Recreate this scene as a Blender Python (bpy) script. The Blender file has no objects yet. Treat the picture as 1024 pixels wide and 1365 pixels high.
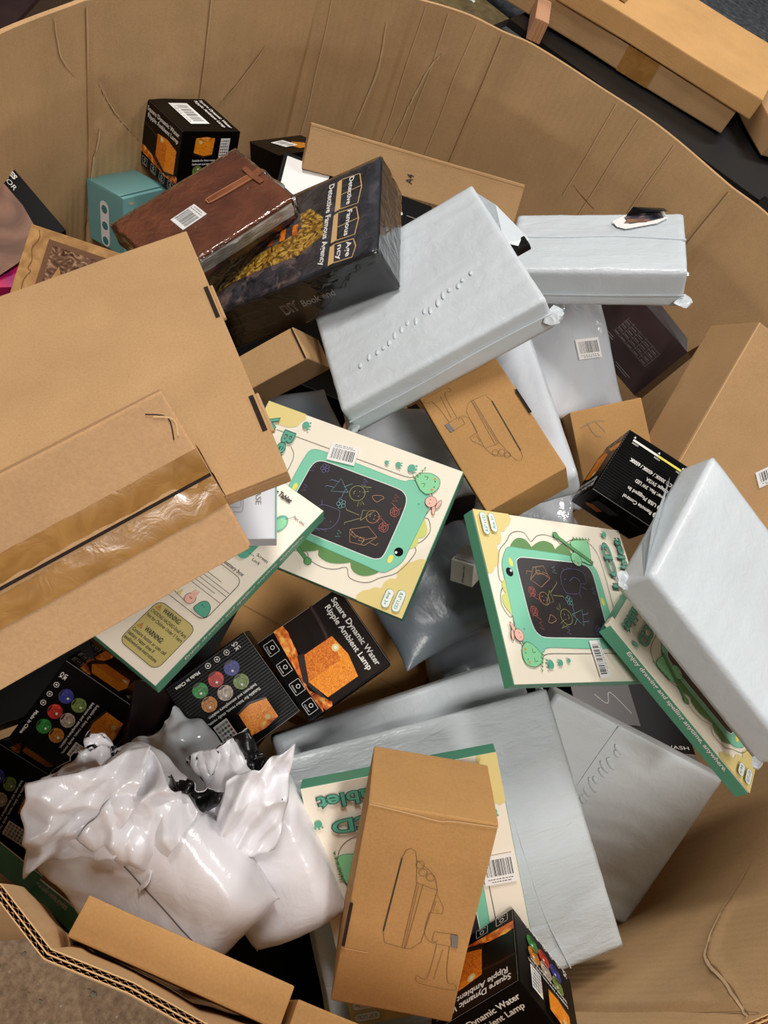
import bpy, bmesh, math, random
import numpy as np
from mathutils import Vector, Matrix, Quaternion, noise

# ---------------------------------------------------------------- camera, world, lights, exposure
scene = bpy.context.scene
COL = scene.collection
cam_data = bpy.data.cameras.new('camera')
cam_data.sensor_fit = 'AUTO'; cam_data.sensor_width = 36.0
cam_data.lens = 36.0 * 1040.0 / 1365.0
cam_data.clip_start = 0.02; cam_data.clip_end = 60
cam = bpy.data.objects.new('camera', cam_data); COL.objects.link(cam)
cam.matrix_world = Matrix(((0.86, -0.51029, 0.0, 0.0), (0.40676, 0.68553, -0.60381, 0.0),
                           (0.30812, 0.51928, 0.79713, 1.6), (0, 0, 0, 1)))
scene.camera = cam

world = bpy.data.worlds.new('world'); scene.world = world; world.use_nodes = True
bgn = world.node_tree.nodes['Background']
bgn.inputs[0].default_value = (1.0, 0.94, 0.88, 1); bgn.inputs[1].default_value = 0.13

def area_light(name, loc, target, size, size_y, power, color):
    d = bpy.data.lights.new(name, 'AREA'); d.shape = 'RECTANGLE'
    d.size = size; d.size_y = size_y; d.energy = power; d.color = color
    o = bpy.data.objects.new(name, d); COL.objects.link(o); o.location = loc
    o.rotation_euler = (Vector(target) - Vector(loc)).to_track_quat('-Z', 'Y').to_euler()
    return o
area_light('ceiling_lamp', (-1.3, 1.3, 4.6), (0.0, 0.8, 0.9), 0.35, 1.5, 112, (1.0, 0.965, 0.915))
area_light('ceiling_lamp', (2.2, 4.2, 4.8), (0.2, 1.2, 0.9), 0.35, 1.5, 118, (1.0, 0.965, 0.915))
area_light('ceiling_lamp', (0.9, -1.7, 4.6), (0.2, 0.6, 0.9), 0.35, 1.5, 112, (1.0, 0.965, 0.92))
scene.view_settings.view_transform = 'Standard'
scene.view_settings.look = 'None'
scene.view_settings.gamma = 1.0
scene.view_settings.exposure = -0.24
try: scene.view_settings.use_curve_mapping = False
except Exception: pass

RNG = random.Random(7)

# ---------------------------------------------------------------- materials
def srgb(r, g, b):
    f = lambda c: (c/255/12.92) if c/255 <= 0.04045 else ((c/255+0.055)/1.055)**2.4
    return (f(r), f(g), f(b), 1.0)

def new_mat(name):
    m = bpy.data.materials.new(name); m.use_nodes = True
    nt = m.node_tree; b = nt.nodes['Principled BSDF']
    return m, nt, b

def N(nt, typ, **kw):
    n = nt.nodes.new(typ)
    for k, v in kw.items():
        if k in ('ramp',):
            cr = n.color_ramp
            while len(cr.elements) < len(v): cr.elements.new(0.5)
            for e, (p, c) in zip(cr.elements, v): e.position = p; e.color = c
        elif isinstance(k, str) and k.startswith('i_'):
            n.inputs[k[2:].replace('_', ' ')].default_value = v
        else: setattr(n, k, v)
    return n

def flat(name, rgb, rough=0.45, spec=0.4, metal=0.0, coat=0.0):
    m, nt, b = new_mat(name)
    b.inputs['Base Color'].default_value = srgb(*rgb)
    b.inputs['Roughness'].default_value = rough
    b.inputs['Specular IOR Level'].default_value = spec
    b.inputs['Metallic'].default_value = metal
    b.inputs['Coat Weight'].default_value = coat
    return m

def cardboard(name, rgb, flute=None, fl_scale=160, mottled=0.5, bump=0.12, rough=0.75, wave=0.16):
    """kraft board: fibre mottling, specks, optional flute lines along one object axis"""
    m, nt, b = new_mat(name); L = nt.links.new
    tc = N(nt, 'ShaderNodeTexCoord')
    n1 = N(nt, 'ShaderNodeTexNoise', i_Scale=9.0, i_Detail=5.0, i_Roughness=0.6)
    n2 = N(nt, 'ShaderNodeTexNoise', i_Scale=420.0, i_Detail=3.0, i_Roughness=0.7)
    n3 = N(nt, 'ShaderNodeTexVoronoi', i_Scale=95.0)
    for n in (n1, n2, n3): L(tc.outputs['Object'], n.inputs['Vector'])
    c = srgb(*rgb)
    dark = tuple(x*0.89 for x in c[:3])+(1,); lite = tuple(min(1, x*1.08) for x in c[:3])+(1,)
    r1 = N(nt, 'ShaderNodeValToRGB', ramp=[(0.30, dark), (0.72, lite)]); L(n1.outputs['Fac'], r1.inputs[0])
    r2 = N(nt, 'ShaderNodeValToRGB', ramp=[(0.35, (0.84, 0.82, 0.80, 1)), (0.65, (1.08, 1.08, 1.08, 1))]); L(n2.outputs['Fac'], r2.inputs[0])
    mx = N(nt, 'ShaderNodeMixRGB', blend_type='MULTIPLY'); mx.inputs[0].default_value = mottled
    L(r1.outputs[0], mx.inputs[1]); L(r2.outputs[0], mx.inputs[2])
    sp = N(nt, 'ShaderNodeValToRGB', ramp=[(0.030, (0.45, 0.38, 0.32, 1)), (0.055, (1, 1, 1, 1))]); L(n3.outputs['Distance'], sp.inputs[0])
    m2 = N(nt, 'ShaderNodeMixRGB', blend_type='MULTIPLY'); m2.inputs[0].default_value = 0.55
    L(mx.outputs[0], m2.inputs[1]); L(sp.outputs[0], m2.inputs[2])
    L(m2.outputs[0], b.inputs['Base Color'])
    bp = N(nt, 'ShaderNodeBump', i_Strength=bump, i_Distance=0.002)
    L(n2.outputs['Fac'], bp.inputs['Height'])
    last = bp
    if flute:
        uvn = N(nt, 'ShaderNodeUVMap') if flute == 'uv' else None
        w = N(nt, 'ShaderNodeTexWave', wave_type='BANDS', bands_direction='X', i_Scale=fl_scale, i_Distortion=1.2, i_Detail=1.0)
        w.inputs['Detail Scale'].default_value = 0.6
        L(uvn.outputs[0] if uvn else tc.outputs['Object'], w.inputs['Vector'])
        b2 = N(nt, 'ShaderNodeBump', i_Strength=wave, i_Distance=0.0015)
        L(w.outputs['Fac'], b2.inputs['Height']); L(bp.outputs[0], b2.inputs['Normal']); last = b2
    L(last.outputs[0], b.inputs['Normal'])
    b.inputs['Roughness'].default_value = rough
    b.inputs['Specular IOR Level'].default_value = 0.25
    return m

def poly_film(name, rgb, rough=0.32, wrinkle=0.4, scale=30.0, spec=0.5, fine=0.25, stretch=(1, 1, 1), mottle=0.10):
    """polyethylene mailer film: soft gloss, creases in the normal"""
    m, nt, b = new_mat(name); L = nt.links.new
    tc = N(nt, 'ShaderNodeTexCoord'); mp = N(nt, 'ShaderNodeMapping'); mp.inputs['Scale'].default_value = stretch
    L(tc.outputs['Object'], mp.inputs['Vector'])
    n1 = N(nt, 'ShaderNodeTexNoise', i_Scale=scale, i_Detail=4.0, i_Roughness=0.55, i_Distortion=0.6)
    n2 = N(nt, 'ShaderNodeTexNoise', i_Scale=260.0, i_Detail=2.0)
    n3 = N(nt, 'ShaderNodeTexNoise', i_Scale=7.0, i_Detail=3.0)
    L(mp.outputs[0], n1.inputs['Vector']); L(tc.outputs['Object'], n2.inputs['Vector']); L(tc.outputs['Object'], n3.inputs['Vector'])
    c = srgb(*rgb)
    r = N(nt, 'ShaderNodeValToRGB', ramp=[(0.3, tuple(x*(1-mottle) for x in c[:3])+(1,)), (0.7, tuple(min(1, x*(1+mottle)) for x in c[:3])+(1,))])
    L(n3.outputs['Fac'], r.inputs[0]); L(r.outputs[0], b.inputs['Base Color'])
    b1 = N(nt, 'ShaderNodeBump', i_Strength=fine, i_Distance=0.0006); L(n2.outputs['Fac'], b1.inputs['Height'])
    b2 = N(nt, 'ShaderNodeBump', i_Strength=wrinkle, i_Distance=0.004); L(n1.outputs['Fac'], b2.inputs['Height']); L(b1.outputs[0], b2.inputs['Normal'])
    L(b2.outputs[0], b.inputs['Normal'])
    b.inputs['Roughness'].default_value = rough; b.inputs['Specular IOR Level'].default_value = spec
    return m

def noise_ramp(name, stops, scale=30, detail=5, dist=0.5, rough=0.35, vor=False, bump=0.0, spec=0.4):
    m, nt, b = new_mat(name); L = nt.links.new
    tc = N(nt, 'ShaderNodeTexCoord')
    if vor:
        n0 = N(nt, 'ShaderNodeTexNoise', i_Scale=scale*0.8, i_Detail=2.0, i_Distortion=2.5)
        L(tc.outputs['Object'], n0.inputs['Vector']); fac = n0.outputs['Fac']
    else:
        n0 = N(nt, 'ShaderNodeTexNoise', i_Scale=scale, i_Detail=detail, i_Distortion=dist)
        L(tc.outputs['Object'], n0.inputs['Vector']); fac = n0.outputs['Fac']
    r = N(nt, 'ShaderNodeValToRGB', ramp=stops); L(fac, r.inputs[0]); L(r.outputs[0], b.inputs['Base Color'])
    b.inputs['Roughness'].default_value = rough; b.inputs['Specular IOR Level'].default_value = spec
    if bump:
        bp = N(nt, 'ShaderNodeBump', i_Strength=bump, i_Distance=0.002); L(fac, bp.inputs['Height']); L(bp.outputs[0], b.inputs['Normal'])
    return m

def black_card(name, rgb=(8, 7, 7)):
    """glossy black printed card with pale scuffs and faint flute ribs"""
    m, nt, b = new_mat(name); L = nt.links.new
    tc = N(nt, 'ShaderNodeTexCoord')
    n1 = N(nt, 'ShaderNodeTexNoise', i_Scale=38.0, i_Detail=8.0, i_Roughness=0.75)
    L(tc.outputs['Object'], n1.inputs['Vector'])
    c = srgb(*rgb)
    r = N(nt, 'ShaderNodeValToRGB', ramp=[(0.68, c), (0.82, srgb(96, 92, 90))]); L(n1.outputs['Fac'], r.inputs[0])
    L(r.outputs[0], b.inputs['Base Color'])
    w = N(nt, 'ShaderNodeTexWave', wave_type='BANDS', bands_direction='Y', i_Scale=90.0, i_Distortion=1.0)
    L(tc.outputs['Object'], w.inputs['Vector'])
    bp = N(nt, 'ShaderNodeBump', i_Strength=0.10, i_Distance=0.001); L(w.outputs['Fac'], bp.inputs['Height'])
    L(bp.outputs[0], b.inputs['Normal'])
    b.inputs['Roughness'].default_value = 0.30; b.inputs['Specular IOR Level'].default_value = 0.10
    return m

def shrink_film(name, amount=0.06):
    """clear shrink wrap: mostly transparent, sharp glints where it folds"""
    m = bpy.data.materials.new(name); m.use_nodes = True; nt = m.node_tree; L = nt.links.new
    nt.nodes.remove(nt.nodes['Principled BSDF']); out = nt.nodes['Material Output']
    tr = N(nt, 'ShaderNodeBsdfTransparent'); tr.inputs[0].default_value = (0.97, 0.97, 0.97, 1)
    gl = N(nt, 'ShaderNodeBsdfGlossy', i_Roughness=0.10); gl.inputs[0].default_value = (1, 1, 1, 1)
    tc = N(nt, 'ShaderNodeTexCoord')
    n1 = N(nt, 'ShaderNodeTexNoise', i_Scale=42.0, i_Detail=4.0, i_Distortion=1.5); L(tc.outputs['Object'], n1.inputs['Vector'])
    bp = N(nt, 'ShaderNodeBump', i_Strength=0.55, i_Distance=0.004); L(n1.outputs['Fac'], bp.inputs['Height'])
    L(bp.outputs[0], gl.inputs['Normal'])
    fr = N(nt, 'ShaderNodeFresnel', i_IOR=1.45); L(bp.outputs[0], fr.inputs['Normal'])
    ma = N(nt, 'ShaderNodeMath', operation='MULTIPLY_ADD'); ma.inputs[1].default_value = 1.3; ma.inputs[2].default_value = amount*0.3
    L(fr.outputs[0], ma.inputs[0])
    mix = N(nt, 'ShaderNodeMixShader'); L(ma.outputs[0], mix.inputs[0]); L(tr.outputs[0], mix.inputs[1]); L(gl.outputs[0], mix.inputs[2])
    L(mix.outputs[0], out.inputs[0])
    return m

def packing_tape(name):
    m = bpy.data.materials.new(name); m.use_nodes = True; nt = m.node_tree; L = nt.links.new
    b = nt.nodes['Principled BSDF']
    tc = N(nt, 'ShaderNodeTexCoord')
    n1 = N(nt, 'ShaderNodeTexNoise', i_Scale=55.0, i_Detail=4.0, i_Distortion=1.0); L(tc.outputs['Object'], n1.inputs['Vector'])
    r = N(nt, 'ShaderNodeValToRGB', ramp=[(0.3, srgb(150, 104, 48)), (0.75, srgb(176, 128, 66))]); L(n1.outputs['Fac'], r.inputs[0])
    L(r.outputs[0], b.inputs['Base Color'])
    bp = N(nt, 'ShaderNodeBump', i_Strength=0.25, i_Distance=0.002); L(n1.outputs['Fac'], bp.inputs['Height']); L(bp.outputs[0], b.inputs['Normal'])
    b.inputs['Roughness'].default_value = 0.22; b.inputs['Coat Weight'].default_value = 0.4
    return m

MT = {}
MT['kraft'] = cardboard('kraft_board', (190, 151, 107))
MT['kraft_deep'] = cardboard('kraft_board_golden', (187, 142, 89))
MT['kraft_pink'] = cardboard('kraft_board_pale', (194, 153, 111))
MT['kraft_edge'] = cardboard('kraft_cut_edge', (178, 132, 84), mottled=0.7)
MT['kraft_wall'] = cardboard('kraft_container_board', (208, 169, 123), flute='uv', fl_scale=24, mottled=0.6, wave=0.26)
MT['kraft_bg'] = cardboard('kraft_board_bright', (214, 166, 108))
MT['kraft_pinkbg'] = cardboard('kraft_board_rosy', (200, 150, 118))
MT['slot'] = flat('slot_shadow_line', (38, 24, 16), 0.9)
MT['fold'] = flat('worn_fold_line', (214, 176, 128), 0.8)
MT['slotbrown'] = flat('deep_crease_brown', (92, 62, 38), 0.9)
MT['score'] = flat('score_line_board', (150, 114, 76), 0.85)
MT['fold_pale'] = flat('rubbed_fold_highlight', (222, 190, 148), 0.85)  # highlight beside a wall crease put into the colour, with rubbed wear
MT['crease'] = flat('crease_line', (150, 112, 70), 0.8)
MT['tape'] = packing_tape('brown_packing_tape')
MT['gray'] = poly_film('grey_poly_film', (210, 217, 222), rough=0.38, wrinkle=0.34, scale=40, mottle=0.05, fine=0.4)
MT['gray_fold'] = poly_film('grey_poly_film_fold', (200, 207, 211), rough=0.34, wrinkle=0.15, scale=30, mottle=0.03)
MT['gray2'] = poly_film('grey_poly_film_creased', (206, 213, 218), rough=0.32, wrinkle=0.48, scale=26, stretch=(1, 3.5, 1), mottle=0.06, fine=0.5)
MT['gray_gloss'] = poly_film('grey_poly_film_glossy', (200, 205, 212), rough=0.12, wrinkle=1.0, scale=14, spec=0.7, mottle=0.04)
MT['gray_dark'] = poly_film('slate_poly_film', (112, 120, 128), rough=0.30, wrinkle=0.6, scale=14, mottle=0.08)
MT['white'] = poly_film('white_poly_film', (234, 232, 237), rough=0.24, wrinkle=0.45, scale=30, spec=0.6, fine=0.1, mottle=0.03)
MT['film_black'] = poly_film('black_film_inside', (14, 14, 15), rough=0.3, wrinkle=0.5, scale=18)
MT['black'] = black_card('black_printed_card')
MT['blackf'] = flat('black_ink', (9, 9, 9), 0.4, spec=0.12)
MT['ink'] = flat('dark_ink', (52, 48, 46), 0.6)
MT['pale_ink'] = flat('faint_brown_ink', (112, 88, 64), 0.6)
MT['white_ink'] = flat('white_ink', (236, 232, 226), 0.5)
MT['grey_ink'] = flat('grey_ink', (120, 114, 110), 0.5)
MT['paper'] = flat('white_paper', (238, 236, 234), 0.6)
MT['paper_grey'] = flat('pale_grey_card', (196, 198, 204), 0.35)
MT['cream'] = flat('cream_card', (242, 232, 214), 0.42)
MT['green'] = flat('green_card', (84, 150, 122), 0.42)
MT['mint'] = flat('mint_ink', (128, 202, 172), 0.42)
MT['mint_dark'] = flat('mint_shadow_ink', (92, 168, 142), 0.42)
MT['leaf'] = flat('leaf_green_ink', (98, 142, 82), 0.45)
MT['ygreen'] = flat('yellow_green_ink', (206, 212, 122), 0.45)
MT['sand'] = flat('sand_yellow_ink', (226, 206, 136), 0.45)
MT['khaki'] = flat('khaki_yellow_ink', (196, 182, 116), 0.45)
MT['teal_ink'] = flat('teal_outline_ink', (38, 92, 88), 0.45)
MT['screen'] = flat('charcoal_screen_ink', (50, 46, 48), 0.35)
MT['yellow'] = flat('yellow_ink', (240, 226, 100), 0.45)
MT['pink'] = flat('pink_ink', (240, 186, 170), 0.45)
MT['dino'] = flat('pale_green_ink', (140, 212, 160), 0.45)
MT['pen'] = flat('pen_green_ink', (92, 150, 88), 0.45)
MT['s_orange'] = flat('orange_chalk_ink', (190, 142, 104), 0.5)
MT['s_red'] = flat('red_chalk_ink', (186, 100, 88), 0.5)
MT['s_yellow'] = flat('olive_chalk_ink', (160, 164, 104), 0.5)
MT['s_blue'] = flat('blue_chalk_ink', (120, 134, 170), 0.5)
MT['s_purple'] = flat('violet_chalk_ink', (112, 106, 150), 0.5)
MT['s_teal'] = flat('teal_chalk_ink', (116, 164, 168), 0.5)
MT['warn'] = flat('warning_orange_ink', (226, 150, 70), 0.5)
MT['teal'] = flat('teal_card', (116, 168, 168), 0.42)
MT['teal_dark'] = flat('teal_dark_ink', (52, 120, 126), 0.42)
MT['teal_sticker'] = flat('teal_band_ink', (22, 148, 142), 0.42)
MT['tan_ink'] = flat('tan_ink', (208, 172, 122), 0.5)
MT['amber'] = noise_ramp('amber_ripple_print', [(0.26, srgb(170, 74, 8)), (0.42, srgb(232, 128, 18)), (0.60, srgb(250, 156, 32)), (0.78, srgb(255, 206, 100))], scale=420, vor=True)
MT['amber_dark'] = noise_ramp('amber_shade_print', [(0.28, srgb(160, 66, 8)), (0.5, srgb(218, 112, 14)), (0.78, srgb(246, 166, 60))], scale=360, vor=True)
MT['fire'] = noise_ramp('fire_glow_print', [(0.30, srgb(120, 40, 6)), (0.5, srgb(226, 110, 20)), (0.68, srgb(252, 196, 96))], scale=60, dist=2.0)
MT['brownglow'] = noise_ramp('dark_brown_glow_print', [(0.35, srgb(14, 8, 7)), (0.60, srgb(34, 18, 11)), (0.85, srgb(110, 54, 22))], scale=14, dist=1.0, spec=0.15)
MT['dark_wood'] = noise_ramp('dark_base_print', [(0.3, srgb(24, 12, 8)), (0.7, srgb(60, 30, 16))], scale=60)
for nm, c in (('b_blue', (58, 62, 150)), ('b_red', (206, 48, 34)), ('b_green', (44, 140, 56)), ('b_olive', (128, 150, 74)), ('b_white', (196, 176, 158)), ('b_orange', (206, 130, 40))):
    MT[nm] = noise_ramp(nm[2:]+'_ball_print', [(0.3, tuple(x*0.45 for x in srgb(*c)[:3])+(1,)), (0.6, srgb(*c)), (0.8, tuple(min(1, x*1.9+0.05) for x in srgb(*c)[:3])+(1,))], scale=170, dist=1.5)
MT['slate'] = noise_ramp('slate_chalk_print', [(0.3, srgb(44, 44, 50)), (0.6, srgb(78, 78, 86)), (0.85, srgb(120, 118, 122))], scale=26, detail=8, dist=0.8, rough=0.3)
MT['charcoal'] = noise_ramp('charcoal_card', [(0.3, srgb(42, 42, 44)), (0.8, srgb(62, 62, 64))], scale=20, rough=0.35)
MT['gold'] = noise_ramp('gold_foliage_print', [(0.35, srgb(60, 40, 14)), (0.5, srgb(190, 140, 40)), (0.62, srgb(240, 210, 110)), (0.78, srgb(110, 60, 24))], scale=70, dist=2.5)
MT['village'] = noise_ramp('village_print', [(0.3, srgb(26, 26, 38)), (0.5, srgb(74, 70, 80)), (0.62, srgb(130, 112, 110)), (0.75, srgb(90, 52, 38))], scale=40, dist=1.0)
MT['leather'] = noise_ramp('brown_leather', [(0.25, srgb(84, 42, 24)), (0.55, srgb(112, 60, 36)), (0.85, srgb(140, 80, 50))], scale=16, detail=6, rough=0.42, bump=0.15)
MT['leather2'] = noise_ramp('tan_leather_strap', [(0.3, srgb(104, 56, 32)), (0.8, srgb(140, 84, 52))], scale=30, rough=0.45)
MT['stitch'] = flat('stitch_thread', (168, 110, 70), 0.7)
MT['pages'] = noise_ramp('page_block', [(0.3, srgb(222, 216, 206)), (0.7, srgb(246, 243, 236))], scale=60, rough=0.8)
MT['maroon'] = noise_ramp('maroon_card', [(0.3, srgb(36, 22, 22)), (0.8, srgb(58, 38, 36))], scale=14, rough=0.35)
MT['maroon_red'] = flat('maroon_edge', (120, 60, 50), 0.45)
MT['magenta'] = flat('magenta_card', (190, 30, 90), 0.4)
MT['magenta_pic'] = noise_ramp('magenta_sunset_print', [(0.3, srgb(60, 20, 90)), (0.5, srgb(190, 30, 100)), (0.7, srgb(226, 40, 90)), (0.85, srgb(40, 60, 160))], scale=9, dist=1.5)
MT['photo_brown'] = noise_ramp('desk_photo_print', [(0.3, srgb(70, 46, 36)), (0.55, srgb(150, 110, 88)), (0.8, srgb(190, 150, 124))], scale=12, dist=1.0)
MT['wood'] = noise_ramp('carved_frame_print', [(0.3, srgb(150, 110, 66)), (0.7, srgb(196, 152, 98))], scale=30, dist=2.0, rough=0.4)
MT['wood_dark'] = noise_ramp('old_painting_print', [(0.3, srgb(54, 34, 24)), (0.5, srgb(110, 78, 60)), (0.66, srgb(176, 140, 110)), (0.8, srgb(80, 62, 70))], scale=55, dist=3.0, rough=0.35)
MT['frame_dark'] = flat('frame_shadow_ink', (112, 78, 54), 0.5)
MT['film'] = shrink_film('clear_shrink_wrap')
MT['beam'] = noise_ramp('black_plastic', [(0.3, srgb(14, 14, 15)), (0.62, srgb(24, 24, 25)), (0.85, srgb(60, 58, 56))], scale=5, detail=8, rough=0.5)
MT['olive_board'] = noise_ramp('dusty_olive_board', [(0.3, srgb(84, 70, 44)), (0.7, srgb(132, 114, 76))], scale=18, detail=8, rough=0.9)
MT['floor'] = None

# ---------------------------------------------------------------- object helpers
def mesh_obj(name, me, mats, parent=None):
    o = bpy.data.objects.new(name, me); COL.objects.link(o)
    for m in (mats if isinstance(mats, (list, tuple)) else [mats]): me.materials.append(m)
    if parent: o.parent = parent
    return o

def bm_obj(name, bm, mats, parent=None, smooth=False):
    me = bpy.data.meshes.new(name); bm.to_mesh(me); bm.free()
    if smooth: me.shade_smooth()
    return mesh_obj(name, me, mats, parent)

def py_obj(name, v, f, mats, parent=None, smooth=False, mi=None):
    me = bpy.data.meshes.new(name); me.from_pydata([tuple(p) for p in v], [], [tuple(q) for q in f])
    if mi is not None: me.polygons.foreach_set('material_index', mi)
    if smooth: me.shade_smooth()
    me.update()
    return mesh_obj(name, me, mats, parent)

def tag(o, label, cat, group=None, kind=None):
    if label: o['label'] = label
    if cat: o['category'] = cat
    if group: o['group'] = group
    if kind: o['kind'] = kind
    return o

def thing(name, label, cat, loc, quat=(1, 0, 0, 0), group=None):
    o = bpy.data.objects.new(name, None); COL.objects.link(o)
    o.empty_display_size = 0.03
    o.rotation_mode = 'QUATERNION'; o.rotation_quaternion = quat; o.location = loc
    return tag(o, label, cat, group)

def box_bm(bm, lo, hi):
    m = Matrix.Translation([(a+b)/2 for a, b in zip(lo, hi)]) @ Matrix.Diagonal([b-a for a, b in zip(lo, hi)]+[1])
    return bmesh.ops.create_cube(bm, size=1.0, matrix=m)['verts']

def slab(name, lo, hi, mat, parent, bevel=0.0):
    bm = bmesh.new(); box_bm(bm, lo, hi)
    if bevel:
        bmesh.ops.bevel(bm, geom=bm.edges[:], offset=bevel, segments=2, profile=0.6, affect='EDGES')
    return bm_obj(name, bm, mat, parent, smooth=False)

def soft_box(name, d, mat, parent, bevel=0.0018, z0=None, sag=0.0006, seed=0, cuts=5):
    """a carton body: bevelled edges, faces very slightly bowed and dented"""
    bm = bmesh.new(); h = [x/2 for x in d]
    box_bm(bm, [-x for x in h], h)
    bmesh.ops.bevel(bm, geom=bm.edges[:], offset=bevel, segments=2, profile=0.6, affect='EDGES')
    big = [e for e in bm.edges if e.calc_length() > min(d)*0.5]
    bmesh.ops.subdivide_edges(bm, edges=big, cuts=cuts, use_grid_fill=True)
    for v in bm.verts:
        p = v.co
        w = 1.0
        for i in range(3): w *= 1.0
        q = p*9 + Vector((seed*3.1, seed*1.7, 0))
        v.co = p + Vector((noise.noise(q), noise.noise(q+Vector((5, 0, 0))), noise.noise(q+Vector((0, 5, 0)))))*sag*2
    return bm_obj(name, bm, mat, parent)

# face frames of a box: origin corner, u axis, v axis, outward normal
FACES = {'z+': ((-1, -1, 1), (1, 0, 0), (0, 1, 0), (0, 0, 1)), 'z-': ((1, -1, -1), (-1, 0, 0), (0, 1, 0), (0, 0, -1)),
         'x+': ((1, -1, 1), (0, 0, -1), (0, 1, 0), (1, 0, 0)), 'x-': ((-1, -1, -1), (0, 0, 1), (0, 1, 0), (-1, 0, 0)),
         'y+': ((-1, 1, 1), (1, 0, 0), (0, 0, -1), (0, 1, 0)), 'y-': ((-1, -1, -1), (1, 0, 0), (0, 0, 1), (0, -1, 0))}

GLY = {}
def glyphs(s, bold):
    k = (s, bold)
    if k not in GLY:
        cu = bpy.data.curves.new('lettering', 'FONT'); cu.body = s; cu.offset = bold; cu.resolution_u = 3
        o = bpy.data.objects.new('lettering', cu); COL.objects.link(o)
        dg = bpy.context.evaluated_depsgraph_get(); dg.update()
        me = bpy.data.meshes.new_from_object(o.evaluated_get(dg))
        vs = [(v.co.x, v.co.y) for v in me.vertices]; fs = [tuple(p.vertices) for p in me.polygons]
        bpy.data.objects.remove(o); bpy.data.curves.remove(cu); bpy.data.meshes.remove(me)
        x0 = min(v[0] for v in vs); x1 = max(v[0] for v in vs)
        GLY[k] = ([(v[0]-x0, v[1]) for v in vs], fs, x1-x0)
    return GLY[k]

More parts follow.
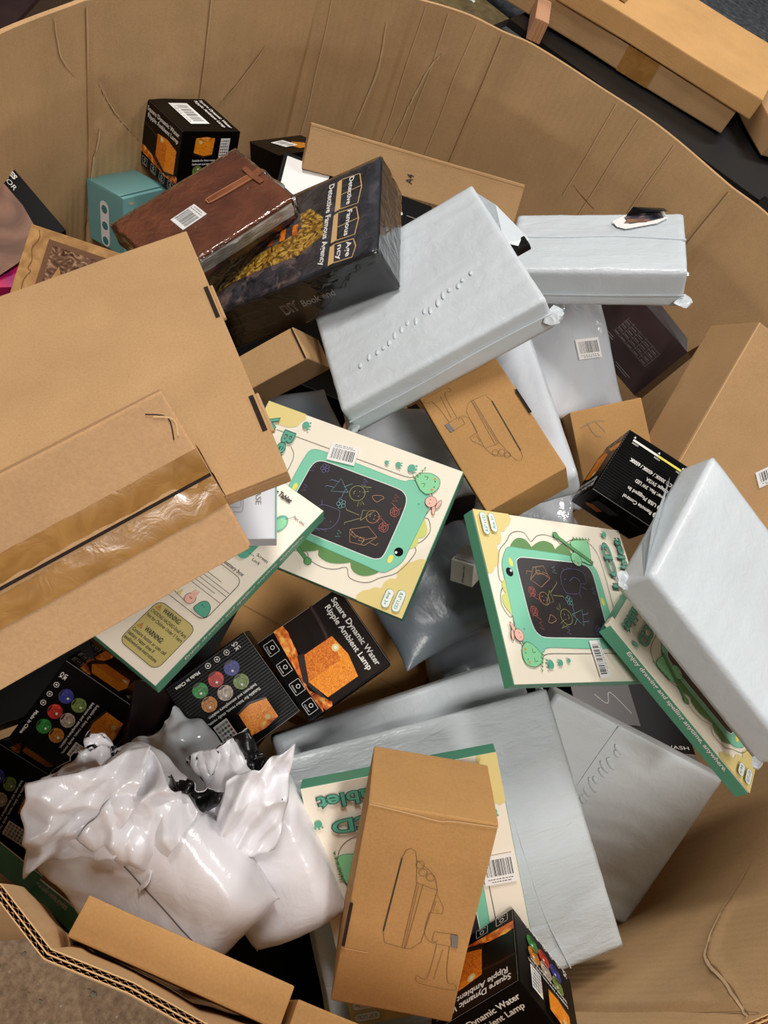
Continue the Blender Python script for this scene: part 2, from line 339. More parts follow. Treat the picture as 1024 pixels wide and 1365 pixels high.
class Print:
    """flat ink shapes lying on one face of a box; coordinates are fractions of the face"""
    def __init__(s, root, d, face, off=0.0009):
        o, U, V, n = FACES[face]; h = Vector(d)/2
        s.o = Vector([a*b for a, b in zip(o, h)]); s.U = Vector(U); s.V = Vector(V); s.n = Vector(n)
        s.w = abs(s.U.dot(Vector(d))); s.h = abs(s.V.dot(Vector(d)))
        s.root = root; s.off = off; s.k = 0; s.reset(); s.T = None
    def reset(s): s.v = []; s.f = []; s.mi = []; s.mats = []
    def m(s, mat):
        mat = MT[mat] if isinstance(mat, str) else mat
        if mat not in s.mats: s.mats.append(mat)
        return s.mats.index(mat)
    def P(s, x, y, z):                                  # metres on the face -> local space
        return s.o + s.U*x + s.V*y + s.n*(s.off + z)
    def xy(s, p):
        if s.T: p = s.T(p)
        return (p[0]*s.w, p[1]*s.h)
    def step(s): s.k += 1; return s.k*0.00004
    def raw(s, pts, mat):                               # metres
        z = s.step(); b = len(s.v); s.v += [s.P(x, y, z) for x, y in pts]
        s.f.append(tuple(range(b, b+len(pts)))); s.mi.append(s.m(mat))
    def poly(s, pts, mat): s.raw([s.xy(p) for p in pts], mat)
    def rect(s, x0, y0, x1, y1, mat): s.poly([(x0, y0), (x1, y0), (x1, y1), (x0, y1)], mat)
    def disc(s, c, r, mat, ry=None, n=18, a=0.0):
        cx, cy = s.xy(c); ry = ry or r
        pts = []
        for i in range(n):
            t = 2*math.pi*i/n; x, y = r*math.cos(t), ry*math.sin(t)
            pts.append((cx+x*math.cos(a)-y*math.sin(a), cy+x*math.sin(a)+y*math.cos(a)))
        s.raw(pts, mat)
    def ring(s, c, r, wd, mat, n=18):
        cx, cy = s.xy(c)
        s.stroke_m([(cx+r*math.cos(2*math.pi*i/n), cy+r*math.sin(2*math.pi*i/n)) for i in range(n+1)], wd, mat)
    def rrect(s, x0, y0, x1, y1, r, mat, line=None, lmat=None):
        a, b = s.xy((x0, y0)); c, d = s.xy((x1, y1)); a, c = min(a, c), max(a, c); b, d = min(b, d), max(b, d)
        r = min(r, (c-a)/2, (d-b)/2); pts = []
        for cx, cy, t0 in ((c-r, d-r, 0), (a+r, d-r, 90), (a+r, b+r, 180), (c-r, b+r, 270)):
            for i in range(6):
                t = math.radians(t0+i*18); pts.append((cx+r*math.cos(t), cy+r*math.sin(t)))
        if mat: s.raw(pts, mat)
        if line: s.stroke_m(pts+[pts[0]], line, lmat)
    def stroke_m(s, pts, wd, mat):
        z = s.step(); mi = s.m(mat); n = len(pts); L = []; R = []
        for i in range(n):
            a = Vector(pts[max(i-1, 0)]); b = Vector(pts[min(i+1, n-1)]); t = (b-a)
            if t.length < 1e-9: t = Vector((1, 0))
            t.normalize(); q = Vector((-t.y, t.x))*wd/2; p = Vector(pts[i]); L.append(p+q); R.append(p-q)
        b0 = len(s.v); s.v += [s.P(p.x, p.y, z) for p in L]+[s.P(p.x, p.y, z) for p in R]
        for i in range(n-1):
            s.f.append((b0+i, b0+n+i, b0+n+i+1, b0+i+1)); s.mi.append(mi)
    def stroke(s, pts, wd, mat, smooth=False):
        q = [s.xy(p) for p in pts]
        if smooth: q = catmull(q, 4)
        s.stroke_m(q, wd, mat)
    def blob(s, pts, mat):
        q = catmull([s.xy(p) for p in pts]+[s.xy(pts[0])], 4, True)[:-1]; s.raw(q, mat)
        return q
    def text(s, t, a, b, h, mat, bold=0.0, ref=None):
        """text with baseline from fraction point a to b, cap height h (metres)"""
        g, fs, w = glyphs(t, bold); A = Vector(s.xy(a)); B = Vector(s.xy(b)); e = B-A; ln = e.length; e.normalize(); q = Vector((-e.y, e.x))
        sx = ln/max(w, 1e-6); sy = h/0.70; x_0 = 0.0
        if ref is not None: wr = glyphs(t, ref)[2]; sx = ln/wr; x_0 = (wr-w)/2
        z = s.step(); mi = s.m(mat); b0 = len(s.v)
        for x, y in g:
            p = A + e*((x+x_0)*sx) + q*(y*sy); s.v.append(s.P(p.x, p.y, z))
        for f in fs: s.f.append(tuple(i+b0 for i in f)); s.mi.append(mi)
    def fancy(s, t, a, b, h):                            # outlined rounded lettering
        s.text(t, a, b, h, 'teal_ink', 0.06); s.text(t, a, b, h, 'mint_dark', 0.018, ref=0.06)
    def barcode(s, c, wv, hv, ang=0.0, n=26, bg='paper', text=True, seed=1):
        """sticker centred at fraction c, wv x hv metres, turned by ang"""
        rr = random.Random(seed); cx, cy = s.xy(c); ca, sa = math.cos(ang), math.sin(ang)
        def R(x, y): return (cx+x*ca-y*sa, cy+x*sa+y*ca)
        def q(x0, y0, x1, y1, m): s.raw([R(x0, y0), R(x1, y0), R(x1, y1), R(x0, y1)], m)
        q(-wv/2, -hv/2, wv/2, hv/2, bg)
        x = -wv*0.40; y0, y1 = (-hv*0.22 if text else -hv*0.36), hv*0.36
        z = s.step(); s.k -= 1
        while x < wv*0.40:
            w = rr.choice((0.8, 1.2, 2.2, 3.2))*wv*0.009; k0 = s.k; q(x, y0, x+w, y1, 'blackf'); s.k = k0; x += w + rr.choice((1.0, 1.6, 2.6))*wv*0.011
        s.k += 1
        if text:
            for r_ in range(2):
                k0 = s.k; x = -wv*(0.38-.1*r_)
                while x < wv*0.36:
                    w = rr.uniform(0.04, 0.10)*wv; q(x, -hv*(0.34+0.09*r_), x+w, -hv*(0.305+0.09*r_), 'grey_ink'); s.k = k0; x += w*1.45
                s.k += 1
    def done(s, name, label=None):
        if not s.f: return None
        o = py_obj(name, s.v, s.f, s.mats, s.root, mi=s.mi)
        if label: o['label'] = label
        s.reset(); return o

def catmull(p, n, closed=False):
    out = []; m = len(p)
    for i in range(m-1):
        p0 = p[i-1] if i > 0 else (p[-2] if closed else p[0]); p1 = p[i]; p2 = p[i+1]
        p3 = p[i+2] if i+2 < m else (p[1] if closed else p[-1])
        for k in range(n):
            t = k/n
            out.append(tuple(0.5*((2*b)+(-a+c)*t+(2*a-5*b+4*c-d)*t*t+(-a+3*b-3*c+d)*t**3) for a, b, c, d in zip(p0, p1, p2, p3)))
    out.append(tuple(p[-1])); return out
# ---------------------------------------------------------------- setting: concrete floor
def concrete():
    m, nt, b = new_mat('dirty_concrete'); L = nt.links.new
    tc = N(nt, 'ShaderNodeTexCoord')
    n1 = N(nt, 'ShaderNodeTexNoise', i_Scale=7.0, i_Detail=8.0, i_Roughness=0.7); n2 = N(nt, 'ShaderNodeTexNoise', i_Scale=75.0, i_Detail=6.0, i_Roughness=0.7)
    v = N(nt, 'ShaderNodeTexVoronoi', i_Scale=42.0); n4 = N(nt, 'ShaderNodeTexNoise', i_Scale=0.35, i_Detail=1.0)
    for n in (n1, n2, v, n4): L(tc.outputs['Object'], n.inputs['Vector'])
    r1 = N(nt, 'ShaderNodeValToRGB', ramp=[(0.3, srgb(150, 124, 98)), (0.6, srgb(198, 168, 136)), (0.8, srgb(222, 198, 166))]); L(n1.outputs['Fac'], r1.inputs[0])
    r2 = N(nt, 'ShaderNodeValToRGB', ramp=[(0.32, (0.45, 0.42, 0.40, 1)), (0.62, (1.1, 1.1, 1.1, 1))]); L(n2.outputs['Fac'], r2.inputs[0])
    mx = N(nt, 'ShaderNodeMixRGB', blend_type='MULTIPLY'); mx.inputs[0].default_value = 0.9; L(r1.outputs[0], mx.inputs[1]); L(r2.outputs[0], mx.inputs[2])
    r3 = N(nt, 'ShaderNodeValToRGB', ramp=[(0.06, (1, 1, 1, 1)), (0.10, (0, 0, 0, 1))]); L(v.outputs['Distance'], r3.inputs[0])
    m2 = N(nt, 'ShaderNodeMixRGB'); L(r3.outputs[0], m2.inputs[0]); L(mx.outputs[0], m2.inputs[1]); m2.inputs[2].default_value = srgb(196, 186, 168)
    L(m2.outputs[0], b.inputs['Base Color'])
    bp = N(nt, 'ShaderNodeBump', i_Strength=0.5, i_Distance=0.004); L(n2.outputs['Fac'], bp.inputs['Height']); L(bp.outputs[0], b.inputs['Normal'])
    b.inputs['Roughness'].default_value = 0.85
    return m
def concrete_grey():
    m = noise_ramp('blue_grey_concrete', [(0.3, srgb(70, 76, 84)), (0.55, srgb(104, 110, 116)), (0.75, srgb(140, 144, 148))], scale=26, detail=9, rough=0.8, bump=0.3)
    return m
MT['floor'] = concrete(); MT['floor_far'] = concrete_grey()
fl = slab('floor', (-5, -3, -0.05), (5, 3.4, 0.0), MT['floor'], None); tag(fl, None, None, kind='structure')
fl2 = slab('floor_far', (-5, 3.4, -0.05), (5, 11, 0.0), MT['floor_far'], None); fl2.name = 'floor.001'; tag(fl2, None, None, kind='structure')
rr = random.Random(3); bm = bmesh.new()
for i in range(260):
    x, y = rr.uniform(-0.7, 0.45), rr.uniform(-0.45, 0.15); s = rr.choice((0.002, 0.003, 0.003, 0.005))
    bmesh.ops.create_icosphere(bm, subdivisions=1, radius=s, matrix=Matrix.Translation((x, y, s*0.4)) @ Matrix.Diagonal((1.3, rr.uniform(0.6, 1.4), 0.6, 1)))
g = bm_obj('floor_grit', bm, flat('grit', (150, 138, 118), 0.9)); tag(g, 'loose pale grit scattered on the concrete beside the container', 'grit', kind='stuff')

# ---------------------------------------------------------------- the round corrugated container
RIM = [(-.70, .784), (-.693, .936), (-.624, 1.139), (-.538, 1.342), (-.40, 1.455), (-.322, 1.502), (-.254, 1.515), (-.198, 1.532), (-.055, 1.522), (.074, 1.507), (.23, 1.446), (.308, 1.424), (.50, 1.27), (.63, 1.05), (.68, .80), (.66, .56), (.56, .36), (.46, .222), (.30, .085), (.071, .031), (.016, .030), (-.040, .023), (-.09, .039), (-.32, -.09), (-.55, .05), (-.68, .40)]
JOINT = [1, 2, 3, 4, 6, 10, 13, 17, 21, 24]            # panels fold at these rim points
SHARP = {17, 18, 19, 20, 21, 22, 23, 1, 10}
CREASE = [([(-0.687, 0.954, 0.888), (-0.68, 0.976, 0.843), (-0.67, 1.003, 0.805), (-0.66, 1.032, 0.771)], -.0035, .004),
          ([(-0.687, 0.954, 0.818), (-0.691, 0.943, 0.76), (-0.692, 0.939, 0.705), (-0.693, 0.935, 0.647)], .0028, .006),
          ([(-0.574, 1.257, 0.897), (-0.591, 1.216, 0.843), (-0.606, 1.182, 0.808)], .0022, .005),
          ([(-0.339, 1.492, 0.927), (-0.35, 1.485, 0.903), (-0.361, 1.479, 0.833), (-0.364, 1.477, 0.8), (-0.371, 1.472, 0.733)], .003, .006),
          ([(-0.436, 1.425, 0.953), (-0.43, 1.43, 0.858), (-0.44, 1.422, 0.749)], .0035, .009),
          ([(0.617, 0.474, 0.736), (0.557, 0.356, 0.784), (0.518, 0.301, 0.831), (0.479, 0.248, 0.927), (0.446, 0.21, 1.0)], .003, .005),
          ([(-0.696, 0.877, 0.997), (-0.695, 0.886, 0.94), (-0.694, 0.911, 0.906)], -.002, .004),
          ([(-0.46, 1.40, 1.0), (-0.47, 1.395, 0.7)], .004, .010), ([(-0.30, 1.51, 1.0), (-0.30, 1.50, 0.78)], .002, .006)]
def rim_curve():
    n = len(RIM); pts = []; starts = {}
    for i in range(n):
        p0, p1, p2, p3 = [Vector(RIM[(i+k-1) % n]) for k in range(4)]
        starts[i] = len(pts)
        ln = (p2-p1).length; m = max(2, int(ln/0.0065))
        t1 = (p2-p0)*0.5 if i not in SHARP else (p2-p1); t2 = (p3-p1)*0.5 if (i+1) % n not in SHARP else (p2-p1)
        t1 = t1.normalized()*ln if t1.length else t1; t2 = t2.normalized()*ln
        for k in range(m):
            t = k/m; h00 = 2*t**3-3*t*t+1; h10 = t**3-2*t*t+t; h01 = -2*t**3+3*t*t; h11 = t**3-t*t
            pts.append(p1*h00+t1*h10+p2*h01+t2*h11)
    return pts, starts
CV, ST = rim_curve(); NC = len(CV)
CA = np.array([tuple(p) for p in CV])
NRM = np.roll(CA, -1, 0)-np.roll(CA, 1, 0); NRM = np.stack([-NRM[:, 1], NRM[:, 0]], 1); NRM /= np.linalg.norm(NRM, axis=1)[:, None]
if (NRM*(CA-np.array([0, .78]))).sum() < 0: NRM = -NRM        # outward
ARC = np.concatenate([[0], np.cumsum(np.linalg.norm(np.diff(CA, axis=0), axis=1))])
ZB = 0.06; THK = 0.0068
box = thing('bulk_container', 'tall round corrugated cardboard bulk container holding the whole pile', 'container', (0, .78, ZB))
zz = np.concatenate([np.linspace(1.0, 0.50, 64), np.linspace(0.47, ZB, 10)])
def LEAN(xy): return 0.055*np.clip((0.22-xy[:, 1])/0.15, 0, 1)
def seg_d(P, a, b):
    ab = b-a; t = np.clip(((P-a)@ab)/(ab@ab), 0, 1); return np.linalg.norm(P-(a+t[..., None]*ab), axis=-1)
def wall_sheet(idx, off, wrinkle):
    xy = CA[idx]; nr = NRM[idx]; P = np.zeros((len(zz), len(idx), 3))
    P[..., 0] = xy[None, :, 0]; P[..., 1] = xy[None, :, 1]; P[..., 2] = zz[:, None]
    D = np.zeros(P.shape[:2])
    if wrinkle:
        for L_, amp, wd in CREASE:
            d = np.full(D.shape, 9.0)
            for a, b in zip(L_[:-1], L_[1:]): d = np.minimum(d, seg_d(P, np.array(a), np.array(b)))
            D += -amp*np.exp(-(d/wd)**2)*1.0
        for j in JOINT:
            e = np.abs(ARC[idx]-ARC[ST[j]]); e = np.minimum(e, ARC[-1]-e)
            D += (0.004*np.exp(-(e/0.006)**2))[None, :] - (0.0022*np.exp(-((e-0.012)/0.006)**2))[None, :]
        for r in range(len(zz)):
            for c in range(len(idx)):
                D[r, c] += noise.noise(Vector((P[r, c, 0]*4, P[r, c, 1]*4, P[r, c, 2]*3)))*0.006*1.0 + noise.noise(Vector((ARC[idx[c]]*45, 0.3, zz[r]*1.5)))*0.0010
    if wrinkle:                                          # bulges go inward only and die out at the rim
        ramp = np.clip((1.0-zz)/0.11, 0, 1)[:, None]; D = (D-0.0075)*ramp
    lean = LEAN(xy)[None, :]*(1-P[..., 2]); P[..., 1] += lean
    P[..., 0] += nr[None, :, 0]*(off+D); P[..., 1] += nr[None, :, 1]*(off+D)
    return P.reshape(-1, 3)-np.array([0, .78, ZB])
def grid_faces(nr_, nc, flip=False):
    f = []
    for r in range(nr_-1):
        for c in range(nc-1):
            a = r*nc+c; q = (a, a+1, a+nc+1, a+nc); f.append(q[::-1] if flip else q)
    return f
for k, j in enumerate(JOINT):
    a = ST[j]; b = ST[JOINT[(k+1) % len(JOINT)]]
    idx = [i % NC for i in range(a, (b if b > a else b+NC)+1)]; nc = len(idx)
    Pin = wall_sheet(idx, 0.0, True); nz = len(zz)
    v = list(map(tuple, Pin)); f = grid_faces(nz, nc, True)
    # outer liner, sharing the top and bottom of the panel through thin edges
    xo = CA[idx]+NRM[idx]*THK
    base = len(v); ln_ = LEAN(xo); v += [(x, y-.78, 1.0-ZB) for x, y in xo]+[(x, y-.78+l_*.94, 0.0) for (x, y), l_ in zip(xo, ln_)]
    f += [(base+c, base+c+1, base+nc+c+1, base+nc+c) for c in range(nc-1)]
    # liners are 0.6 mm: give their top edge some width
    for off0, off1 in ((0.0, 0.0007), (THK*0.5-0.0004, THK*0.5+0.0004), (THK-0.0007, THK)):
        b0 = len(v)
        A = CA[idx]+NRM[idx]*off0; B = CA[idx]+NRM[idx]*off1
        for Q, z in ((A, 1.0), (B, 1.0), (A, .975), (B, .975)): v += [(x, y-.78, z-ZB) for x, y in Q]
        for c in range(nc-1):
            f.append((b0+c, b0+c+1, b0+nc+c+1, b0+nc+c)); f.append((b0+c, b0+2*nc+c, b0+2*nc+c+1, b0+c+1)); f.append((b0+nc+c, b0+nc+c+1, b0+3*nc+c+1, b0+3*nc+c))
    o = py_obj('wall_panel', v, f, MT['kraft_wall'], box, smooth=True)
    me = o.data; uvl = me.uv_layers.new(name='UVMap'); arc = [ARC[idx[0]]+0.0065*c for c in range(nc)]
    vi = np.zeros(len(me.loops), dtype=np.int32); me.loops.foreach_get('vertex_index', vi)
    u = np.array([arc[i % nc] if i < base else 0.0 for i in range(len(v))])[vi]; w_ = np.array([p[2] for p in v])[vi]
    uvl.data.foreach_set('uv', np.stack([u, w_], 1).ravel().astype(np.float32))
    # two corrugated flute sheets between the liners, open at the top
    n_ = int((ARC[idx[-1]]-ARC[idx[0]] if idx[-1] > idx[0] else 0.9)/0.0030)
    if idx[-1] > idx[0]: A_ = np.linspace(ARC[idx[0]], ARC[idx[-1]], n_)
    else: A_ = np.linspace(ARC[idx[0]], ARC[idx[0]]+(len(idx)-1)*0.0065, n_) % ARC[-1]
    fx = np.interp(A_, ARC, CA[:, 0]); fy = np.interp(A_, ARC, CA[:, 1]); nx = np.interp(A_, ARC, NRM[:, 0]); ny = np.interp(A_, ARC, NRM[:, 1])
    v = []; f = []
    for layer in (0, 1):
        lo = 0.0007+layer*THK*0.5; hi = THK*0.5-0.0004+layer*THK*0.5; b0 = len(v)
        for i in range(len(A_)):
            o_ = lo if i % 2 else hi; t_ = 0.0006
            for dd in (0, t_):
                v.append((fx[i]+nx[i]*(o_+(dd if i % 2 else -dd)), fy[i]+ny[i]*(o_+(dd if i % 2 else -dd))-.78, .9985-ZB)); v.append((v[-1][0], v[-1][1], .975-ZB))
        for i in range(len(A_)-1):
            q = b0+4*i; f += [(q, q+1, q+5, q+4), (q+2, q+6, q+7, q+3), (q, q+4, q+6, q+2)]
    py_obj('flute_sheet', v, f, MT['kraft_edge'], box)
def score(c_idx, w, mat, z0=.50, z1=.992, shift=0.0, wob=0.0):  # worn fold: dark and pale strips also paint its shade and highlight
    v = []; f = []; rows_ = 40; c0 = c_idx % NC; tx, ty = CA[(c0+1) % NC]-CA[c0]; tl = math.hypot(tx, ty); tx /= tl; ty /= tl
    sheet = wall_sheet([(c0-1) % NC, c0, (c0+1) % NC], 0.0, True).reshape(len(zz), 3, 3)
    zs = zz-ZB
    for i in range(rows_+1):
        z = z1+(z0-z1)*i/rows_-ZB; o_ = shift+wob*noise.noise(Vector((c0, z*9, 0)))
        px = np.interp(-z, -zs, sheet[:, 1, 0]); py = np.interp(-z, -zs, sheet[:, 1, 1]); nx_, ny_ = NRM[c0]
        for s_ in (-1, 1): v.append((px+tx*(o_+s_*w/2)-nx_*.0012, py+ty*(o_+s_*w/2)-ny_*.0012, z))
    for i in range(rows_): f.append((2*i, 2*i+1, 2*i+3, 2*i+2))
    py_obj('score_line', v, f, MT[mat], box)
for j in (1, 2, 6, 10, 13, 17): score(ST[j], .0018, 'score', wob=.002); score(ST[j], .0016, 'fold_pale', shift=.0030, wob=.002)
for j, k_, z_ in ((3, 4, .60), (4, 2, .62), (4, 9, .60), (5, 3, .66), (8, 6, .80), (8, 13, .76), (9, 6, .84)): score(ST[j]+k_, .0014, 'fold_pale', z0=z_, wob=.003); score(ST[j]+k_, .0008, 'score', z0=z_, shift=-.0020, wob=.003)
def wall_crease(pts, w, mat, off=0.0):                    # crinkle strip along the wall surface; dark and pale tones paint shade and highlight
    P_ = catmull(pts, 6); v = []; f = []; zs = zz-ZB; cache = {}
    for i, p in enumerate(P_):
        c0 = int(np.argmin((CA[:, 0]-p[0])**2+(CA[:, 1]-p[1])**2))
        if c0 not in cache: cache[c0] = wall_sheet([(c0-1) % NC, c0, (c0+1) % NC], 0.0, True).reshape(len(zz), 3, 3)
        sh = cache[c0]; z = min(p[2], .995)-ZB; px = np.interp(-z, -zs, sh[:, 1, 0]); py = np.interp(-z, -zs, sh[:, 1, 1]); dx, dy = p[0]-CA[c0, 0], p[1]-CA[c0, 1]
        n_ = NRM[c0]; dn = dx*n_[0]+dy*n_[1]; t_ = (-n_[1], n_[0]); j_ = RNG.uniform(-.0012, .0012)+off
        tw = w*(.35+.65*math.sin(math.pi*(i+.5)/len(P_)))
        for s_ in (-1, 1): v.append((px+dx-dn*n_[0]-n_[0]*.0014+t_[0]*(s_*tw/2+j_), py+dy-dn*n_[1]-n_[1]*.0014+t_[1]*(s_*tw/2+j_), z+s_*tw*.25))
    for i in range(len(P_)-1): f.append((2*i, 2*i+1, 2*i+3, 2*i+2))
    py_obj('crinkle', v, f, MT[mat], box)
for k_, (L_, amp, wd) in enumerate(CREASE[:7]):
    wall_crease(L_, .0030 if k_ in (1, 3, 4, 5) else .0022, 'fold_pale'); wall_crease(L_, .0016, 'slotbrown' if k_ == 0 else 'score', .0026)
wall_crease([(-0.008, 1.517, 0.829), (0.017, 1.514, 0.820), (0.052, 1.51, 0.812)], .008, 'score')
bm = bmesh.new(); CB = CA[::6]; vs = [bm.verts.new((x*.985, (y-.78)*.985+l_*.96, 0.004)) for (x, y), l_ in zip(CB, LEAN(CB))]; bm.faces.new(vs)
bm_obj('bottom_panel', bm, MT['kraft'], box)
slab('wooden_pallet', (-.60, .22, 0.0), (.58, 1.40, 0.055), MT['wood'], None); tag(bpy.data.objects['wooden_pallet'], 'low wooden pallet under the round cardboard container', 'pallet')

# ---------------------------------------------------------------- poses of the boxes in the pile
POSE = {   # location of the centre, rotation (quaternion), size in metres
 'cartonA': ((-0.3411, 0.3098, 0.9891), (0.8944, -0.0276, -0.2296, 0.3828), (0.473, 0.3699, 0.010)),
 'cartonB': ((-0.2117, 0.1506, 1.0806), (0.785, 0.3519, -0.0116, 0.5097), (0.3689, 0.1162, 0.0691)),
 'lampTL': ((-0.5797, 1.0529, 0.7928), (0.7384, 0.632, -0.2016, -0.1214), (0.1091, 0.105, 0.1049)),
 'lampTL2': ((-0.4537, 1.2013, 0.7391), (0.6935, 0.6358, -0.336, -0.0434), (0.1065, 0.105, 0.107)),
 'teal': ((-0.6231, 0.9572, 0.687), (0.7494, 0.6415, -0.1641, -0.0035), (0.0852, 0.0982, 0.093)),
 'notebook': ((-0.4084, 0.8108, 0.8887), (0.8212, 0.0115, -0.2091, 0.5309), (0.2063, 0.1444, 0.0301)),
 'detective': ((-0.2781, 0.8366, 0.894), (0.907, 0.0808, -0.3663, 0.1913), (0.2754, 0.1932, 0.0619)),
 'a4carton': ((-0.2413, 1.2055, 0.8612), (0.8439, 0.4697, 0.1433, 0.2161), (0.3854, 0.0694, 0.02)),
 'parcel_center': ((-0.0993, 0.8034, 0.9573), (0.8727, 0.0102, -0.375, 0.3124), (0.2626, 0.2814, 0.0442)),
 'parcel_torn': ((0.076, 1.0551, 0.986), (0.9683, -0.0018, -0.2269, 0.1049), (0.2384, 0.1523, 0.0557)),
 'parcel_sticker': ((0.0973, 1.0148, 0.836), (0.8657, 0.1971, 0.1467, 0.4362), (0.2362, 0.2135, 0.044)),
 'parcel_gloss': ((0.0773, 0.7903, 0.8926), (0.9139, 0.0461, -0.2979, 0.272), (0.1076, 0.2858, 0.0466)),
 'drillC': ((0.0599, 0.6856, 0.9372), (0.4173, 0.2812, 0.1268, -0.8548), (0.1025, 0.1982, 0.0649)),
 'darkbox': ((0.1984, 1.1824, 0.8236), (0.7544, 0.2724, -0.3876, 0.4544), (0.1047, 0.1986, 0.0822)),
 'cartonR': ((0.4361, 0.9703, 0.9024), (0.931, 0.3344, 0.1332, 0.0613), (0.3052, 0.2605, 0.1009)),
 'cartonS': ((0.2382, 0.8911, 0.8332), (0.8827, 0.2994, -0.148, 0.3306), (0.1026, 0.1271, 0.076)),
 'lampF': ((0.2568, 0.7626, 0.9095), (0.036, -0.0118, -0.2447, 0.9689), (0.092, 0.0914, 0.0917)),
 'T1': ((-0.053, 0.526, 0.8645), (0.7055, 0.2469, 0.0605, -0.6615), (0.1812, 0.2509, 0.0218)),
 'T2': ((0.2297, 0.5484, 0.9096), (0.4327, 0.1002, 0.0998, 0.8904), (0.1925, 0.2485, 0.0156)),
 'T3': ((0.3998, 0.5656, 0.8895), (0.5907, -0.1586, -0.0105, -0.7911), (0.1659, 0.2295, 0.0175)),
 'T4': ((-0.1661, 0.3846, 0.8593), (0.9885, 0.0712, -0.0915, -0.0968), (0.185, 0.2511, 0.0205)),
 'T5': ((0.2247, 0.2324, 0.7914), (0.3415, 0.1104, 0.3465, -0.8667), (0.1952, 0.2554, 0.0222)),
 'T6': ((-0.2197, 0.0897, 0.6244), (0.7286, -0.6733, 0.1197, 0.039), (0.1839, 0.2444, 0.0197)),
 'T7': ((-0.0198, 0.0676, 0.579), (0.115, -0.1838, -0.6541, -0.7246), (0.1856, 0.2453, 0.0174)),
 'parcelR': ((0.3695, 0.5828, 1.0047), (0.9829, 0.0058, 0.1633, -0.0854), (0.2464, 0.2065, 0.0428)),
 'lampA': ((-0.0415, 0.348, 0.6696), (0.5361, 0.117, 0.2057, -0.8103), (0.1095, 0.1126, 0.1119)),
 'lampB': ((0.0299, 0.4294, 0.7232), (0.9477, 0.2308, -0.004, -0.2202), (0.1084, 0.1137, 0.112)),
 'lampC': ((-0.1946, 0.275, 0.5552), (0.65, 0.169, 0.2591, -0.6941), (0.1119, 0.11, 0.1121)),
 'lampD': ((-0.2131, 0.1825, 0.434), (0.6698, 0.2537, 0.1718, -0.6764), (0.112, 0.11, 0.112)),
 'lampE': ((0.3338, 0.1706, 0.8102), (0.1968, 0.5282, -0.3004, -0.7694), (0.0963, 0.0966, 0.0943)),
 'drillM': ((0.1928, 0.2108, 0.8659), (0.8943, 0.4119, -0.0352, 0.1712), (0.1081, 0.1985, 0.0936)),
 'case': ((-0.1418, 0.4089, 0.9504), (0.9621, 0.0246, -0.1009, 0.2521), (0.1003, 0.1048, 0.0135)),
 'parcelM': ((0.2644, 0.3057, 0.6952), (0.9207, 0.1215, -0.0224, 0.3702), (0.3405, 0.2982, 0.052)),
 'parcelN': ((0.4392, 0.4739, 0.6426), (0.9189, 0.3891, 0.0535, 0.0362), (0.2591, 0.2447, 0.0321)),
 'parcelU': ((0.1919, 0.3987, 0.665), (0.8982, 0.1843, -0.0264, 0.3982), (0.3312, 0.1614, 0.0354)),
 'carton39': ((0.0361, 0.5106, 0.5395), (0.9944, 0.0989, 0.0007, 0.0384), (0.2895, 0.1911, 0.0757)),
 'cartonBot': ((0.0418, 0.0613, 0.879), (0.9984, 0.0269, -0.0005, 0.0488), (0.1686, 0.0293, 0.1)),
 'cartonSm': ((-0.2252, 0.7089, 0.8145), (0.817, 0.3209, -0.2439, 0.4125), (0.1197, 0.0445, 0.1111)),
 'whiteSm': ((0.1285, 0.5989, 0.8056), (0.7791, 0.5707, -0.2342, 0.1116), (0.0306, 0.0316, 0.0469)),
 'bookwood': ((-0.5021, 0.6773, 0.7679), (0.9357, 0.3371, -0.0352, 0.098), (0.1862, 0.1526, 0.0305)),
 'protector': ((-0.7079, 0.7127, 0.7835), (0.9597, 0.1918, 0.1778, -0.1031), (0.1935, 0.1501, 0.02)),
}


def root_of(key, name, label, cat, group=None):
    t, q, d = POSE[key]
    return thing(name, label, cat, t, q, group), d
ROOTS = []
def settle(root, d):                                     # put the empty at the base of its thing
    q = root.rotation_quaternion; off = Vector((0, 0, -d[2]/2)); root.location = Vector(root.location) + q @ off
    for c in root.children: c.location = Vector(c.location) - off

# --- kraft cartons --------------------------------------------------------
def carton(key, label, mat='kraft', name='carton', slots=(), lid=None, seams=(), folds=(), tape=(), seed=0, bevel=0.0016):
    r, d = root_of(key, name, label, 'carton')
    soft_box('body', d, MT[mat], r, bevel=bevel, seed=seed, sag=0.0007)
    for face in (lid or ()):                             # a lid flap lying flush over a face, cut edges showing
        f, x0, y0, x1, y1 = face; P = Print(r, d, f, 0); a = P.P(x0*P.w, y0*P.h, -0.0005); b = P.P(x1*P.w, y1*P.h, 0.0022)
        lo = [min(p, q) for p, q in zip(a, b)]; hi = [max(p, q) for p, q in zip(a, b)]
        slab('flap', lo, hi, MT[mat], r, bevel=0.0006)
    for f, a, b, w in slots:
        P = Print(r, d, f, 0.0028); P.stroke([a, b], w, 'slot'); P.done('tab_slot')
    for f, pts, w, m in folds:
        P = Print(r, d, f, 0.0012); P.stroke(pts, w, m, True); P.done('fold_line')
    for f, x0, y0, x1, y1 in tape:
        P = Print(r, d, f, 0.0012)
        n = 24; v = []; fc = []
        for i in range(n+1):
            for s_ in (0, 1):
                x = x0+(x1-x0)*i/n; y = y0 if s_ == 0 else y1
                j = (RNG.random()-.5)*0.0012
                v.append(P.P(x*P.w, y*P.h+j, 0.0004+RNG.random()*0.0003))
        for i in range(n): fc.append((2*i, 2*i+2, 2*i+3, 2*i+1))
        py_obj('packing_tape', v, fc, MT['tape'], r)
    return r, d

